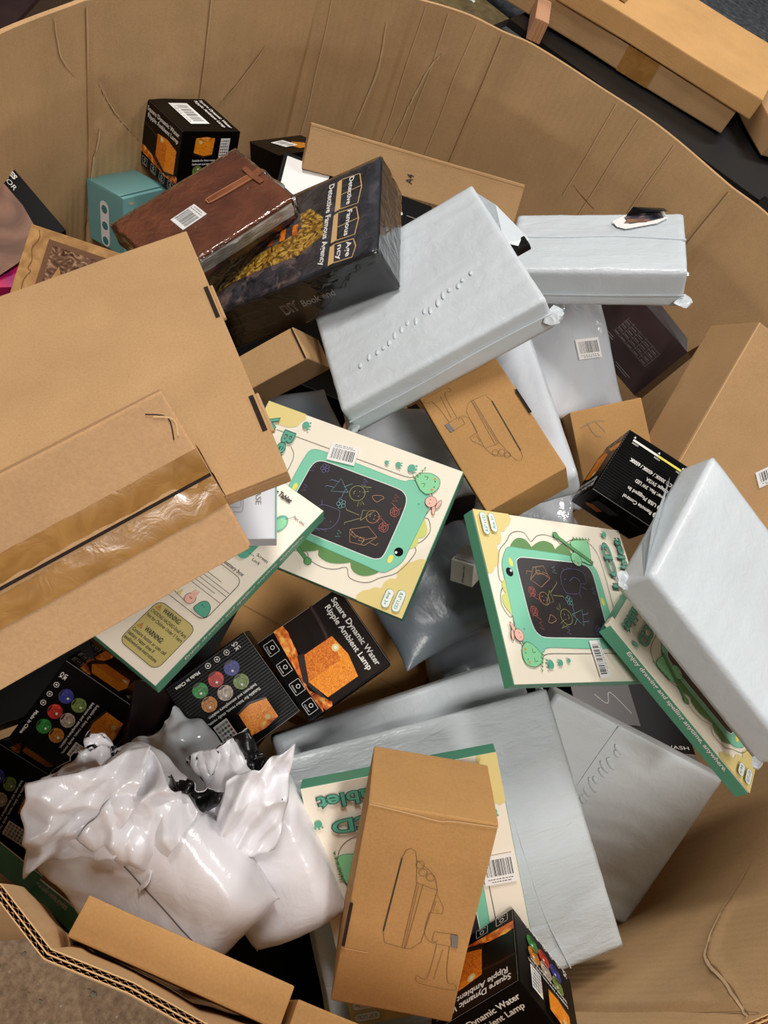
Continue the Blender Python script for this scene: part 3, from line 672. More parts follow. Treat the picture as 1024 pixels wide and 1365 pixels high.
r, d = carton('cartonA', 'large flat plain brown carton lying under the taped carton at the left', seed=1,
              lid=[('z+', 0.0, 0.0, 1.0, 0.985)], slots=[('z+', (0.992, .70), (0.992, .56), 0.004), ('z+', (0.992, .25), (0.992, .13), 0.004)])
for y0, y1 in ((.56, .71), (.13, .26)):                  # the lid tabs tucked over the edge
    P = Print(r, d, 'x+', 0); a = P.P(0.0*P.w, y0*P.h, 0); b = P.P(0.35*P.w, y1*P.h, 0.003)
    slab('lid_tab', [min(p, q) for p, q in zip(a, b)], [max(p, q) for p, q in zip(a, b)], MT['kraft'], r, 0.001)
settle(r, d)
r, d = carton('cartonB', 'brown carton with wide shiny tape along its centre seam, uppermost at the left', 'kraft_pink', seed=2,
              lid=[('z+', 0.0, 0.0, 0.995, 0.478), ('z+', 0.0, 0.484, 0.995, 0.99)],
              slots=[('z+', (0.0, .481), (1.0, .481), 0.0022)])
P = Print(r, d, 'z+', 0.0026); v = []; fc = []; n = 60
for i in range(n+1):                                     # tape bridges the seam, creased near its end
    for k_, y in enumerate((0.292, 0.40, 0.474, 0.488, 0.56, 0.645)):
        x = 1.0-i/n; am = 0.0009 if x > 0.93 else 0.00025
        dip = -0.0012 if k_ in (2, 3) else 0.0
        v.append(P.P(x*P.w, y*P.h+(RNG.random()-.5)*0.0006, 0.0004+RNG.random()*am+dip))
for i in range(n):
    for k_ in range(5): a = i*6+k_; fc.append((a, a+6, a+7, a+1))
py_obj('packing_tape', v, fc, MT['tape'], r, smooth=True)
P.k = 10; P.off = 0.0036; P.stroke([(0.0, .481), (0.93, .481)], 0.0013, 'slot'); P.done('seam_gap')
P = Print(r, d, 'x+', 0.0003); v = []; fc = []
for i in range(13):
    for k_, y in enumerate((0.31, 0.47, 0.49, 0.64)): v.append(P.P(i/12*0.5*P.w, y*P.h, 0.0006+RNG.random()*0.0010))
for i in range(12):
    for k_ in range(3): a = i*4+k_; fc.append((a, a+4, a+5, a+1))
py_obj('tape_end', v, fc, MT['tape'], r, smooth=True)
P = Print(r, d, 'z+', 0.0030); P.stroke([(.955, .93), (.985, .86), (.975, .74)], 0.0008, 'slot', True); P.stroke([(.965, .90), (.992, .84), (.985, .75)], 0.0012, 'fold', True); P.done('tuck_ear')
settle(r, d)
r, d = carton('a4carton', 'long flat brown carton marked A4 leaning on the far wall', 'kraft', seed=3, folds=[('z+', [(.0, .93), (1, .93)], 0.0008, 'crease')])
P = Print(r, d, 'z+'); P.T = None
cx = 0.48
P.text('A4', (0.478, 0.30), (0.478, 0.30+0.012/d[1]*1.25), 0.0115, 'ink', 0.02); P.done('size_mark'); settle(r, d)
r, d = carton('cartonR', 'tall brown carton with a white barcode sticker standing at the right', 'kraft', seed=4, folds=[('z+', [(.006, 0), (.006, 1)], 0.0016, 'fold')])
P = Print(r, d, 'z+'); P.barcode((.46, .40), 0.052, 0.024, 0.9, seed=4); P.done('barcode_sticker'); settle(r, d)
r, d = carton('cartonS', 'short plain brown carton behind the black box lettered Remote Control', 'kraft_deep', seed=5)
P = Print(r, d, 'z+')
for L_ in ([(.10, .80), (.30, .84), (.45, .82)], [(.2, .84), (.28, .68), (.36, .66)], [(.32, .83), (.42, .70)]): P.stroke(L_, 0.0006, 'grey_ink', True)
P.done('line_drawing'); settle(r, d)
r, d = carton('cartonSm', 'small brown carton with open top slot below the black puzzle box', 'kraft', seed=6, slots=[('z+', (.985, .02), (.985, .98), 0.0022)]); settle(r, d)
r, d = carton('carton39', 'wide brown carton under the upper drawing tablet box and both lamp boxes', 'kraft_deep', seed=7, folds=[('z+', [(0, .55), (1, .5)], 0.001, 'crease')]); settle(r, d)
r, d = carton('cartonBot', 'long narrow brown carton inside the near rim at the bottom left', 'kraft_deep', seed=8); settle(r, d)

DRILL = dict(body=[(.305, .401), (.328, .772), (.345, .81), (.379, .824), (.422, .813), (.446, .773), (.569, .732), (.62, .701), (.653, .649), (.634, .496), (.615, .38), (.548, .34), (.499, .336), (.333, .347), (.305, .401)],
             l2=[(.484, .667), (.478, .338)], l3=[(.533, .666), (.505, .337)], l4=[(.446, .773), (.48, .666), (.653, .649)],
             trig=[(.655, .631), (.731, .571), (.729, .539), (.629, .536)], neck=[(.629, .536), (.627, .432), (.702, .39), (.746, .408)],
             hand=[(.702, .447), (.892, .45), (.909, .388), (.743, .388), (.698, .402), (.702, .447)],
             grip=[(.743, .388), (.726, .211), (.643, .214), (.654, .183), (.74, .173), (.965, .173), (.953, .205), (.902, .205), (.864, .28), (.845, .387)])
def drill_drawing(r, d):
    P = Print(r, d, 'z+', 0.0012)
    for k_, L_ in DRILL.items(): P.stroke(L_, 0.00038, 'pale_ink', k_ in ('grip', 'neck'))
    P.stroke([(.328, .772), (.304, .405)], 0.0011, 'ink')
    for c in ((.478, .755), (.513, .722), (.579, .705)): P.ring(c, 0.0035, 0.0004, 'pale_ink')
    P.poly([(.832, .45), (.892, .45), (.909, .388), (.861, .388)], 'grey_ink')
    P.stroke([(.80, .37), (.78, .21)], 0.00035, 'pale_ink'); P.stroke([(.50, .66), (.495, .34)], 0.00035, 'pale_ink'); P.stroke([(.66, .60), (.655, .55), (.70, .555)], 0.00035, 'pale_ink')
    P.done('line_drawing')
r, d = carton('drillM', 'tall brown carton with a line drawing of a power tool, standing at the bottom centre', 'kraft_deep', seed=9,
              slots=[('z+', (.012, .52), (.012, .30), 0.003)], folds=[('z+', [(.0, .995), (.3, .985), (.55, .975), (.65, .985), (1, .995)], 0.0011, 'fold'), ('z+', [(.0, .285), (.22, .282)], 0.0007, 'fold')])
drill_drawing(r, d); settle(r, d)
r, d = carton('drillC', 'brown carton with a line drawing of a power tool, below the large grey parcel', 'kraft_deep', seed=10,
              slots=[('z+', (.010, .42), (.010, .60), 0.003)])
drill_drawing(r, d); settle(r, d)

# --- black ripple-lamp boxes ----------------------------------------------
def lamp_cube(P, dark='amber_dark'):
    P.poly([(.36, .29), (.39, .35), (.63, .22), (.90, .27), (.86, .235), (.62, .17), (.36, .26)], 'dark_wood')
    P.poly([(.392, .329), (.397, .664), (.655, .70), (.655, .40), (.655, .215)], dark)
    P.poly([(.655, .215), (.655, .40), (.655, .70), (.905, .655), (.901, .289)], 'amber')
    P.poly([(.397, .664), (.655, .70), (.905, .655), (.66, .60)], 'amber')
    P.disc((.52, .63), 0.0045, 'sand'); P.disc((.52, .63), 0.002, 'white_ink')
def art_front(r, d, face, rot=None, fr=None):
    P = Print(r, d, face); P.T = rot
    P.rect(.015, .30, .985, .985, 'brownglow')
    P.poly([(.0, .20), (.0, .31), (.13, .31), (.30, .29), (.40, .26), (.70, .17), (1, .20), (1, .28), (.96, .30), (.93, .25), (.90, .22), (1, .17), (.7, .155), (.13, .19)], 'fire')
    P.poly([(.0, .20), (.0, .31), (.10, .32), (.36, .255), (.55, .19), (.3, .19)], 'fire')
    P.poly([(.0, .64), (.18, .63), (.42, .60), (.42, .62), (.18, .665), (.0, .67)], 'dark_wood')
    lamp_cube(P)
    P.done('lamp_picture')
    P.text('Square Dynamic Water', (.07, .865), (.93, .865), 0.0068, 'white_ink', 0.02)
    P.text('Ripple Ambient Lamp', (.10, .77), (.92, .77), 0.0068, 'white_ink', 0.02)
    P.done('title_lettering')
    for i, x in enumerate((.133, .382, .626, .868)):
        P.rrect(x-.07, .035, x+.07, .15, 0.0012, None, 0.0004, 'white_ink')
        P.ring((x, .105), 0.0022, 0.0006, 'white_ink'); P.text(('Touch', 'Remote', 'Dimmer', 'Colour')[i], (x-.045, .05), (x+.045, .05), 0.0018, 'white_ink')
    P.done('feature_icons')
def art_side(r, d, face, rot=None):
    P = Print(r, d, face); P.T = rot
    for c, m in zip([(.315, .231), (.513, .232), (.708, .23), (.316, .4), (.514, .399), (.712, .398)], ('b_blue', 'b_red', 'b_green', 'b_olive', 'b_white', 'b_orange')):
        P.disc(c, 0.0090, m); P.disc((c[0], c[1]+.025), 0.0050, m, 0.0030); P.ring((c[0], c[1]+.02), 0.0052, 0.0003, 'dark_wood'); P.disc((c[0]+.01, c[1]+.03), 0.0014, 'white_ink'); P.disc((c[0], c[1]-.062), 0.0045, 'dark_wood', 0.0012)
    P.done('ball_pictures')
    P.text('UK', (.115, .085), (.185, .085), 0.0035, 'white_ink', 0.03); P.text('CA', (.115, .04), (.185, .04), 0.0035, 'white_ink', 0.03)
    for x in (.266, .386, .499):
        P.ring((x, .073), 0.0030, 0.0007, 'white_ink'); P.disc((x, .073), 0.0011, 'white_ink')
    P.text('Made in China', (.607, .06), (.90, .06), 0.0038, 'white_ink', 0.02)
    P.done('marks')
    P.text('Suitable for living room, study room,', (.197, .555), (.838, .555), 0.0033, 'white_ink', 0.02)
    P.text('bedroom and atmosphere making.', (.206, .50), (.80, .50), 0.0033, 'white_ink', 0.02); P.done('lettering')
    P.poly([(.204, .69), (.211, .909), (.38, .93), (.38, .64)], 'amber'); P.poly([(.38, .64), (.38, .93), (.542, .908), (.53, .66)], 'amber'); P.poly([(.211, .909), (.38, .93), (.542, .908), (.375, .86)], 'fire')
    P.poly([(.20, .69), (.38, .64), (.53, .66), (.54, .64), (.38, .61), (.20, .67)], 'dark_wood'); P.disc((.30, .85), 0.003, 'sand'); P.done('lamp_picture')
    P.rect(.65, .61, .815, .905, 'paper')
    cols = ('b_red', 'b_orange', 'b_green', 'b_blue', 'magenta', 'ink')
    for i in range(4):
        for j in range(6):
            P.k -= 1; P.disc((.675+.037*i, .865-.044*j), 0.0018, ('grey_ink' if j in (5,) or i == 3 else ('b_red', 'b_green', 'b_blue')[i] if j < 5 else 'ink'), n=8)
    P.poly([(.66, .88), (.69, .88), (.69, .862), (.66, .862)], 'yellow')
    P.done('remote_picture')
def art_top(r, d, face, rot=None, sticker=True, title=True):
    P = Print(r, d, face); P.T = rot
    if title:
        P.text('Square Dynamic Water', (.07, .86), (.92, .86), 0.0058, 'white_ink', 0.02); P.text('Ripple Ambient Lamp', (.09, .76), (.90, .76), 0.0058, 'white_ink', 0.02); P.done('title_lettering')
    if sticker: P.barcode((.48, .42), 0.068, 0.034, 0.0, seed=2); P.done('barcode_sticker')
def art_info(r, d, face, rot=None):
    P = Print(r, d, face); P.T = rot
    P.rect(.11, .09, .50, .12, 'yellow'); P.rect(.50, .09, .89, .12, 'white_ink')
    for x in (.12, .50, .885): P.poly([(x-.018, .075), (x, .045), (x+.018, .075)], 'white_ink')
    for x, t in ((.09, '3000K'), (.44, '4500K'), (.79, '6500K')): P.text(t, (x, .135), (x+.10, .135), 0.0022, 'white_ink')
    P.done('colour_scale')
    for t, a, b, y in (('CCT: 3000K / 4500K / 6500K', .09, .79, .335), ('Voltage: 5V/2A', .087, .47, .445), ('Power: Max. 3W LED', .09, .58, .545), ('USB Plugged In', .17, .614, .69), ('Remote Control', .17, .614, .815)):
        P.text(t, (a, y), (b, y), 0.0045, 'white_ink', 0.03)
    for y in (.711, .83): P.disc((.11, y), 0.0036, 'white_ink'); P.stroke([(.095, y), (.108, y-.013), (.128, y+.016)], 0.0008, 'ink')
    P.done('specification_lettering')
    P.poly([(.02, .90), (.03, .99), (.05, .99), (.035, .82)], 'white_ink'); P.done('worn_corner')
def lamp_box(key, label, arts, group='black ripple lamp boxes', tuck=('y-',)):
    r, d = root_of(key, 'lamp_box', label, 'box', group)
    soft_box('carton_body', d, MT['black'], r, bevel=0.0012, sag=0.0007, seed=len(key)+ord(key[-1]))
    for fn, face, *a in arts: fn(r, d, face, *a)
    # closing flap along the top: a card edge
    h = [x/2 for x in d]
    slab('tuck_flap', (-h[0]+.002, h[1]-.0004, -h[2]+.002), (h[0]-.002, h[1]+.0008, h[2]-.0025), MT['black'], r, 0.0003) if not any(x[1] == 'y+' for x in arts) else None
    P = Print(r, d, 'y-', 0.0004); P.stroke([(0, .03), (1, .03)], 0.001, 'kraft_edge'); P.done('raw_board_edge')
    P = Print(r, d, 'z+', 0.0004); P.stroke([(0.004, .0), (0.004, 1)], 0.0006, 'grey_ink'); P.stroke([(.0, .996), (1, .996)], 0.0006, 'grey_ink'); P.done('scuffed_edge')
    settle(r, d); return r
R180 = lambda p: (1-p[0], 1-p[1])
lamp_box('lampTL', 'black lamp box with a long barcode sticker on top, behind the teal box', [(art_front, 'z+'), (art_side, 'x+'), (art_top, 'y+')])
def art_top2(r, d, face):
    P = Print(r, d, face); P.poly([(.35, .6), (.5, .75), (.75, .7), (.8, .5), (.6, .45)], 'b_orange'); P.done('orange_print'); P.barcode((.42, .42), 0.040, 0.028, 0.2, seed=9); P.done('barcode_sticker')
lamp_box('lampTL2', 'black lamp box half hidden behind the brown notebook', [(art_top2, 'y+')])
lamp_box('lampB', 'black lamp box showing the glowing orange cube and its title, under the upper tablet box', [(art_front, 'z+'), (art_side, 'x+')])
lamp_box('lampA', 'black lamp box with six coloured balls, left of the title-side lamp box', [(art_side, 'z+'), (art_front, 'x-')])
lamp_box('lampC', 'black lamp box under the warning-labelled box at the left, both picture sides showing', [(art_side, 'z+'), (art_front, 'x-')])
lamp_box('lampD', 'black lamp box at the left edge of the picture beside the big white bag', [(art_side, 'z+'), (art_front, 'x-')])
lamp_box('lampE', 'black lamp box upside down at the bottom right of the tall tool carton', [(art_front, 'z+'), (art_side, 'x-'), (art_top, 'y+', R180, False)])
def art_dark(r, d, face):
    P = Print(r, d, face); P.poly([(.45, .30), (.52, .52), (.85, .50), (.80, .25)], 'slate'); P.poly([(.62, .56), (.66, .72), (.85, .70), (.88, .6), (.8, .52)], 'amber_dark')
    P.barcode((.25, .32), 0.03, 0.016, -0.1, seed=5, bg='blackf'); P.done('dark_label')
lamp_box('lampF', 'black lamp box lettered Remote Control and USB Plugged In', [(art_info, 'z+'), (art_front, 'x+'), (art_dark, 'y+')])
# --- drawing-tablet boxes ---------------------------------------------------
WAVE = [(.167, .10), (.164, .551), (.163, .758), (.144, .807), (.161, .857), (.206, .905), (.273, .925), (.308, .925), (.365, .918), (.37, .939), (.432, .965), (.503, .953), (.553, .926), (.587, .942), (.673, .928), (.756, .899), (.821, .84), (.868, .806), (.891, .762), (.887, .711), (.838, .683), (.877, .635), (.893, .576), (.878, .511), (.842, .48), (.887, .38), (.884, .292), (.82, .238), (.697, .226), (.442, .236), (.30, .235), (.24, .20)]
DEV = [(.746, .872), (.785, .835), (.783, .75), (.778, .60), (.768, .44), (.745, .33), (.698, .285), (.638, .275), (.532, .275), (.414, .278), (.286, .285), (.215, .30), (.195, .36), (.194, .541), (.198, .748), (.175, .786), (.167, .819), (.206, .869), (.230, .905), (.273, .917), (.388, .917), (.553, .911), (.670, .905)]
SCR = [(.684, .815), (.718, .795), (.728, .755), (.728, .60), (.727, .44), (.718, .36), (.688, .326), (.622, .318), (.412, .327), (.31, .335), (.265, .36), (.254, .42), (.254, .576), (.254, .745), (.27, .79), (.31, .812), (.392, .819), (.56, .819)]
def tablet_front(r, d):
    P = Print(r, d, 'z+')
    P.poly([(0, 0), (0, .20), (.03, .21), (.06, .195), (.10, .185), (.125, .15), (.13, .11), (.115, .05), (.10, .0)], 'sand'); P.done('corner_colour_block')
    P.poly([(1, 1), (1, .785), (.97, .775), (.93, .795), (.91, .82), (.885, .835), (.875, .865), (.83, .868), (.80, .885), (.79, .91), (.73, .903), (.68, .92), (.65, .95), (.62, .972), (.61, 1)], 'sand')
    P.done('corner_colour_block')
    P.stroke(WAVE, 0.0006, 'ink', True); P.done('wavy_outline')
    P.blob([(.775, .825), (.824, .80), (.85, .761), (.846, .722), (.817, .697), (.76, .69), (.72, .76)], 'leaf'); P.done('hill_shape')
    P.blob([(.775, .70), (.821, .663), (.85, .601), (.84, .55), (.815, .536), (.75, .53), (.72, .62)], 'leaf'); P.done('hill_shape')
    P.blob([(.79, .535), (.830, .50), (.842, .46), (.798, .43), (.74, .44), (.73, .50)], 'leaf'); P.done('hill_shape')
    P.blob([(.583, .905), (.555, .935), (.51, .93), (.50, .905)], 'ygreen'); P.done('hill_shape'); P.blob([(.50, .90), (.49, .945), (.445, .955), (.40, .935), (.365, .905)], 'ygreen')
    P.done('hill_shape')
    q = P.blob(DEV, 'mint'); P.stroke_m(q+[q[0]], 0.0006, 'mint_dark')
    q = P.blob(SCR, 'screen'); P.stroke_m(q+[q[0]], 0.0008, 'paper')
    P.disc((.629, .872), 0.0052, 'blackf'); P.disc((.638, .862), 0.0015, 'paper')
    for c in ((.689, .850), (.484, .305)): P.disc(c, 0.0052, 'yellow', 0.0028)
    P.disc((.30, .87), 0.0012, 'mint_dark'); P.disc((.22, .89), 0.0012, 'mint_dark')
    P.done('tablet_picture')
    K = 0.0005
    S_ = lambda pts, m, sm=False: (P.stroke(pts, K, m, sm), setattr(P, 'k', P.k-1))
    S_([(.67, .718), (.684, .649), (.609, .627), (.55, .699), (.592, .755), (.67, .718)], 's_orange'); S_([(.592, .755), (.637, .708), (.632, .661), (.609, .627)], 's_orange')
    S_([(.649, .704), (.655, .683), (.632, .683), (.627, .704), (.649, .704)], 's_orange'); S_([(.627, .671), (.645, .665), (.638, .640), (.612, .643)], 's_orange'); S_([(.625, .771), (.644, .766), (.643, .735)], 's_orange'); S_([(.675, .70), (.637, .708)], 's_yellow')
    for cx, cy, m in ((.521, .765, 's_red'), (.405, .784, 's_red')):
        P.ring((cx, cy), 0.0052, K, m); P.ring((cx, cy), 0.003, K, m); S_([(cx+.03, cy+.01), (cx-.03, cy-.015)], m); S_([(cx+.02, cy-.02), (cx-.035, cy+.02)], m); S_([(cx-.03, cy), (cx-.05, cy-.03)], m)
    P.ring((.482, .699), 0.0075, K, 's_orange'); S_([(.46, .735), (.47, .72), (.48, .737), (.495, .72), (.505, .735)], 's_red')
    for dx, dy in ((.012, .01), (-.012, .008)): P.disc((.482+dx, .699+dy), 0.0006, 's_orange')
    S_([(.468, .69), (.478, .684), (.490, .69)], 's_orange', True)
    S_([(.534, .654), (.467, .645), (.446, .696), (.534, .654)], 's_yellow'); S_([(.522, .648), (.582, .591), (.595, .594)], 's_yellow'); S_([(.504, .64), (.502, .574), (.49, .570)], 's_yellow')
    S_([(.367, .70), (.385, .690), (.376, .670), (.356, .661), (.337, .695), (.345, .712), (.367, .70)], 's_orange', True)
    P.ring((.377, .589), 0.0090, K, 's_yellow'); S_([(.456, .615), (.425, .611), (.440, .628), (.413, .622), (.43, .640)], 's_yellow'); S_([(.358, .611), (.339, .636), (.327, .62), (.309, .639), (.325, .60)], 's_yellow')
    for dx, dy in ((.015, .01), (-.015, .008)): P.disc((.377+dx, .589+dy), 0.0006, 's_yellow')
    S_([(.365, .578), (.377, .572), (.39, .578)], 's_yellow', True)
    S_([(.393, .547), (.425, .472), (.325, .490), (.393, .547)], 's_teal'); S_([(.394, .478), (.401, .441), (.412, .437)], 's_blue'); S_([(.35, .492), (.353, .45), (.365, .446)], 's_blue'); S_([(.38, .53), (.44, .53), (.455, .52)], 's_blue'); S_([(.37, .52), (.33, .55)], 's_teal')
    S_([(.522, .548), (.579, .56), (.645, .545), (.677, .50), (.68, .44), (.665, .388), (.631, .381), (.59, .394), (.587, .43), (.534, .454), (.52, .49), (.522, .548)], 's_purple', True)
    S_([(.60, .50), (.625, .47), (.62, .44), (.60, .43)], 's_blue', True); P.disc((.61, .53), 0.0006, 's_blue'); S_([(.66, .52), (.68, .53), (.67, .50), (.69, .50), (.68, .47), (.70, .46)], 's_purple'); S_([(.53, .46), (.50, .45)], 's_purple'); S_([(.57, .43), (.555, .40)], 's_purple')
    for a in range(5): P.ring((.478+.018*math.cos(a*1.257), .541+.013*math.sin(a*1.257)), 0.0022, K, 's_teal'); P.k -= 1
    for a in range(5): P.ring((.30+.018*math.cos(a*1.257), .40+.013*math.sin(a*1.257)), 0.0022, K, 's_purple'); P.k -= 1
    for (x, y), m in zip([(.666, .587), (.323, .763), (.30, .60), (.47, .35), (.33, .345), (.55, .35)], ('s_teal', 's_red', 's_blue', 's_purple', 's_purple', 's_blue')):
        S_([(x-.025, y-.010), (x-.015, y+.012), (x-.003, y-.008), (x+.010, y+.012), (x+.020, y-.010)], m)
    P.done('chalk_drawing')
    # small creature holding a pen, at the upper left of the picture
    q = P.blob([(.862, .416), (.885, .36), (.895, .318), (.87, .289), (.80, .293), (.758, .303), (.725, .299), (.722, .33), (.735, .358), (.74, .40), (.775, .415), (.816, .41)], 'dino'); P.stroke_m(q+[q[0]], 0.0005, 'ink')
    P.disc((.748, .408), 0.0088, 'dino'); P.ring((.748, .408), 0.0088, 0.0005, 'ink'); P.disc((.735, .43), 0.0007, 'ink'); P.disc((.725, .405), 0.0007, 'ink'); P.disc((.718, .42), 0.0015, 'pink')
    for i in range(6): a = .885-.0*i; P.poly([(.872+.004*i, .395-.022*i), (.905, .385-.022*i), (.88+.002*i, .375-.022*i)], 'leaf')
    P.stroke([(.892, .509), (.80, .39), (.732, .297)], 0.0048, 'teal_ink'); P.stroke([(.890, .507), (.80, .39), (.735, .301)], 0.0038, 'pen'); P.disc((.894, .510), 0.0046, 'teal_ink'); P.disc((.894, .510), 0.0040, 'pen'); P.done('creature_picture')
    q = P.blob([(.225, .885), (.217, .86), (.206, .845), (.156, .81), (.12, .815), (.095, .85), (.089, .877), (.106, .914), (.15, .925), (.195, .914)], 'dino'); P.stroke_m(q+[q[0]], 0.0005, 'ink')
    for i in range(5): P.poly([(.17-.022*i, .818+.004*i), (.155-.022*i, .797+.008*i), (.148-.022*i, .812+.006*i)], 'leaf')
    P.stroke([(.19, .86), (.165, .862), (.17, .845)], 0.0005, 'ink'); P.stroke([(.14, .86), (.118, .862), (.12, .845)], 0.0005, 'ink')
    for c in ((.13, .90), (.165, .905)): P.disc(c, 0.0007, 'ink')
    P.disc((.115, .895), 0.0014, 'warn'); P.disc((.185, .90), 0.0014, 'warn')
    P.disc((.305, .943), 0.0060, 'ink', 0.0022, a=0.3); P.disc((.305, .943), 0.0055, 'pink', 0.0018, a=0.3); P.disc((.262, .955), 0.0060, 'ink', 0.0022, a=-0.2); P.disc((.262, .955), 0.0055, 'pink', 0.0018, a=-0.2)
    P.disc((.262, .918), 0.0068, 'ink'); P.disc((.262, .918), 0.0063, 'pink'); P.disc((.275, .915), 0.0006, 'ink'); P.disc((.25, .912), 0.0006, 'ink')
    P.done('creature_picture')
    for (x, y), q in zip([(.102, .775), (.11, .712), (.122, .657), (.944, .147), (.075, .226)], (.0048, .0034, .0024, .0040, .0046)):
        P.disc((x, y), q, 'mint_dark', q*0.9)
        for k_ in (-1, 0, 1): P.k -= 1; P.disc((x+k_*q/d[0]*0.9, y+q/d[1]*(1.15-.2*abs(k_))), q*0.28, 'mint_dark', n=8)
    P.done('paw_prints')
    P.fancy('Berce LCD', (.15, .146), (.885, .146), 0.0135); P.fancy('Writing Tablet', (.085, .042), (.930, .042), 0.0130); P.done('title_lettering')
    for x, t in ((.965, '8.5" LCD'), (.0, 'Age 3+')): pass
    P.rrect(.842, .942, .978, .978, 0.004, 'paper', 0.0005, 'mint_dark'); P.rrect(.862, .892, .978, .928, 0.004, 'paper', 0.0005, 'mint_dark')
    P.text('8.5" LCD', (.858, .951), (.962, .951), 0.0036, 'mint_dark', 0.02); P.text('Age 3+', (.88, .901), (.962, .901), 0.0036, 'mint_dark', 0.02); P.done('size_and_age_marks')
def tablet_body(r, d, seed=0):
    h = [x/2 for x in d]
    soft_box('tray', (d[0], d[1], d[2]-0.0012), MT['green'], r, bevel=0.0010, sag=0.0004, seed=seed)
    slab('front_sheet', (-h[0]+.0006, -h[1]+.0006, h[2]-.0010), (h[0]-.0006, h[1]-.0006, h[2]+.0003), MT['cream'], r, 0.0003)
    P = Print(r, d, 'x+', 0.0006); P.text('Enjoy drawing and spelling anytime, anywhere.', (.36, .15), (.36, .86), 0.0050, 'white_ink', 0.02)
    P.done('slogan_lettering')
def tablet_box(key, label, fn=tablet_front, extra=None, group='drawing tablet boxes', name='tablet_box'):
    r, d = root_of(key, name, label, 'box', group)
    tablet_body(r, d, ord(key[-1]))
    fn(r, d)
    if extra: extra(r, d)
    settle(r, d); return r
def ex1(r, d):
    P = Print(r, d, 'z+'); P.k = 60; P.barcode((.17, .45), 0.034, 0.022, -1.45, seed=11); P.done('barcode_sticker')
def ex2(r, d):
    P = Print(r, d, 'z+'); P.k = 60; P.barcode((.13, .452), 0.042, 0.018, 0.05, seed=12); P.done('barcode_sticker')
def ex5(r, d):
    P = Print(r, d, 'z+'); P.k = 60; P.barcode((.10, .46), 0.032, 0.030, 3.14, seed=13); P.done('barcode_sticker')
tablet_box('T1', 'drawing tablet box face up between the flat brown carton and the grey parcel', extra=ex1)
tablet_box('T2', 'drawing tablet box with its green side up, below the brown carton with tool drawing', extra=ex2)
def ex3(r, d):
    h = [x/2 for x in d]; slab('end_flap', (h[0]-.014, -h[1]-.004, h[2]-.006), (h[0]-.0005, -h[1]+.0004, h[2]+.001), MT['cream'], r, 0.0006)
tablet_box('T3', 'drawing tablet box half hidden under the big right-hand grey parcel, slogan edge showing', extra=ex3)
tablet_box('T5', 'upside-down drawing tablet box behind the tall brown tool carton at the bottom', extra=ex5)
def nofront(r, d): pass
tablet_box('T6', 'green edge of a tablet box standing under the leftmost black lamp box', nofront)
tablet_box('T7', 'green edge of a tablet box with slogan beside the near rim', nofront)
def tablet_back(r, d):
    P = Print(r, d, 'z+')
    P.rrect(.675, .045, .945, .262, 0.008, 'khaki', 0.0006, 'ink'); P.done('warning_panel')
    P.text('WARNING:', (.735, .231), (.857, .231), 0.0050, 'ink', 0.03); P.text('CHOKING HAZARD-Small Parts', (.684, .205), (.935, .205), 0.0036, 'ink', 0.015)
    P.text('Not for Children Under 3 Years', (.684, .182), (.935, .182), 0.0036, 'ink', 0.015)
    P.text('WARNING:', (.735, .133), (.86, .133), 0.0050, 'ink', 0.03)
    for t, a, b, y in (('Contains button or coin cell', .684, .92, .107), ('battery. Hazor does if', .684, .866, .086), ('swallowed-see instructions', .684, .913, .065)): P.text(t, (a, y), (b, y), 0.0036, 'ink', 0.015)
    P.done('warning_lettering')
    for y in (.228, .130):
        P.poly([(.69, y), (.722, y), (.706, y+.022)], 'ink'); P.poly([(.693, y+.001), (.719, y+.001), (.706, y+.019)], 'warn'); P.stroke([(.706, y+.005), (.706, y+.013)], 0.0005, 'ink')
    P.done('warning_signs')
    P.rrect(.62, .300, .945, .530, 0.009, None, 0.0006, 'ink'); P.text('battery box', (.790, .541), (.925, .541), 0.0042, 'ink', 0.015)
    for i, (a, b) in enumerate(((.70, .86), (.72, .94), (.72, .94), (.72, .88), (.72, .94))): P.stroke([(a, .47-.018*i), (b, .47-.018*i)], 0.0007, 'grey_ink')
    P.stroke([(.62, .32), (.70, .325), (.80, .318)], 0.0005, 'ink')
    P.disc((.806, .368), 0.0012, 'ink', 0.0040); P.disc((.788, .366), 0.0012, 'ink', 0.0040); P.disc((.797, .340), 0.0060, 'ink'); P.disc((.797, .340), 0.0055, 'pink'); P.disc((.806, .366), 0.0016, 'pink', 0.0042); P.disc((.788, .364), 0.0016, 'pink', 0.0042)
    q = P.blob([(.855, .315), (.855, .35), (.875, .37), (.905, .368), (.93, .35), (.935, .315)], 'mint_dark'); P.stroke_m(q+[q[0]], 0.0005, 'ink')
    for c in ((.792, .343), (.803, .343), (.875, .348), (.89, .347)): P.disc(c, 0.0006, 'ink')
    P.poly([(.715, .325), (.745, .325), (.732, .352)], 'sand'); P.done('creature_pictures')
    P.text('Writing Tablet', (.60, .930), (.816, .930), 0.0062, 'ink', 0.04)
    P.disc((.86, .825), 0.0075, 'mint_dark', 0.012); P.disc((.865, .825), 0.0055, 'dino', 0.009); P.rrect(.60, .60, .868, .71, 0.006, 'mint_dark')
    P.stroke([(.865, .855), (.885, .875), (.893, .885)], 0.0005, 'ink'); P.text('Pen slot', (.895, .882), (.976, .882), 0.0038, 'ink')
    P.stroke([(.855, .64), (.893, .64)], 0.0005, 'ink'); P.text('Screen', (.898, .648), (.975, .648), 0.0038, 'ink'); P.text('Lock', (.898, .620), (.95, .620), 0.0038, 'ink')
    P.done('parts_diagram')
tablet_box('T4', 'back of a tablet box with yellow warning panel, below the taped carton', tablet_back)

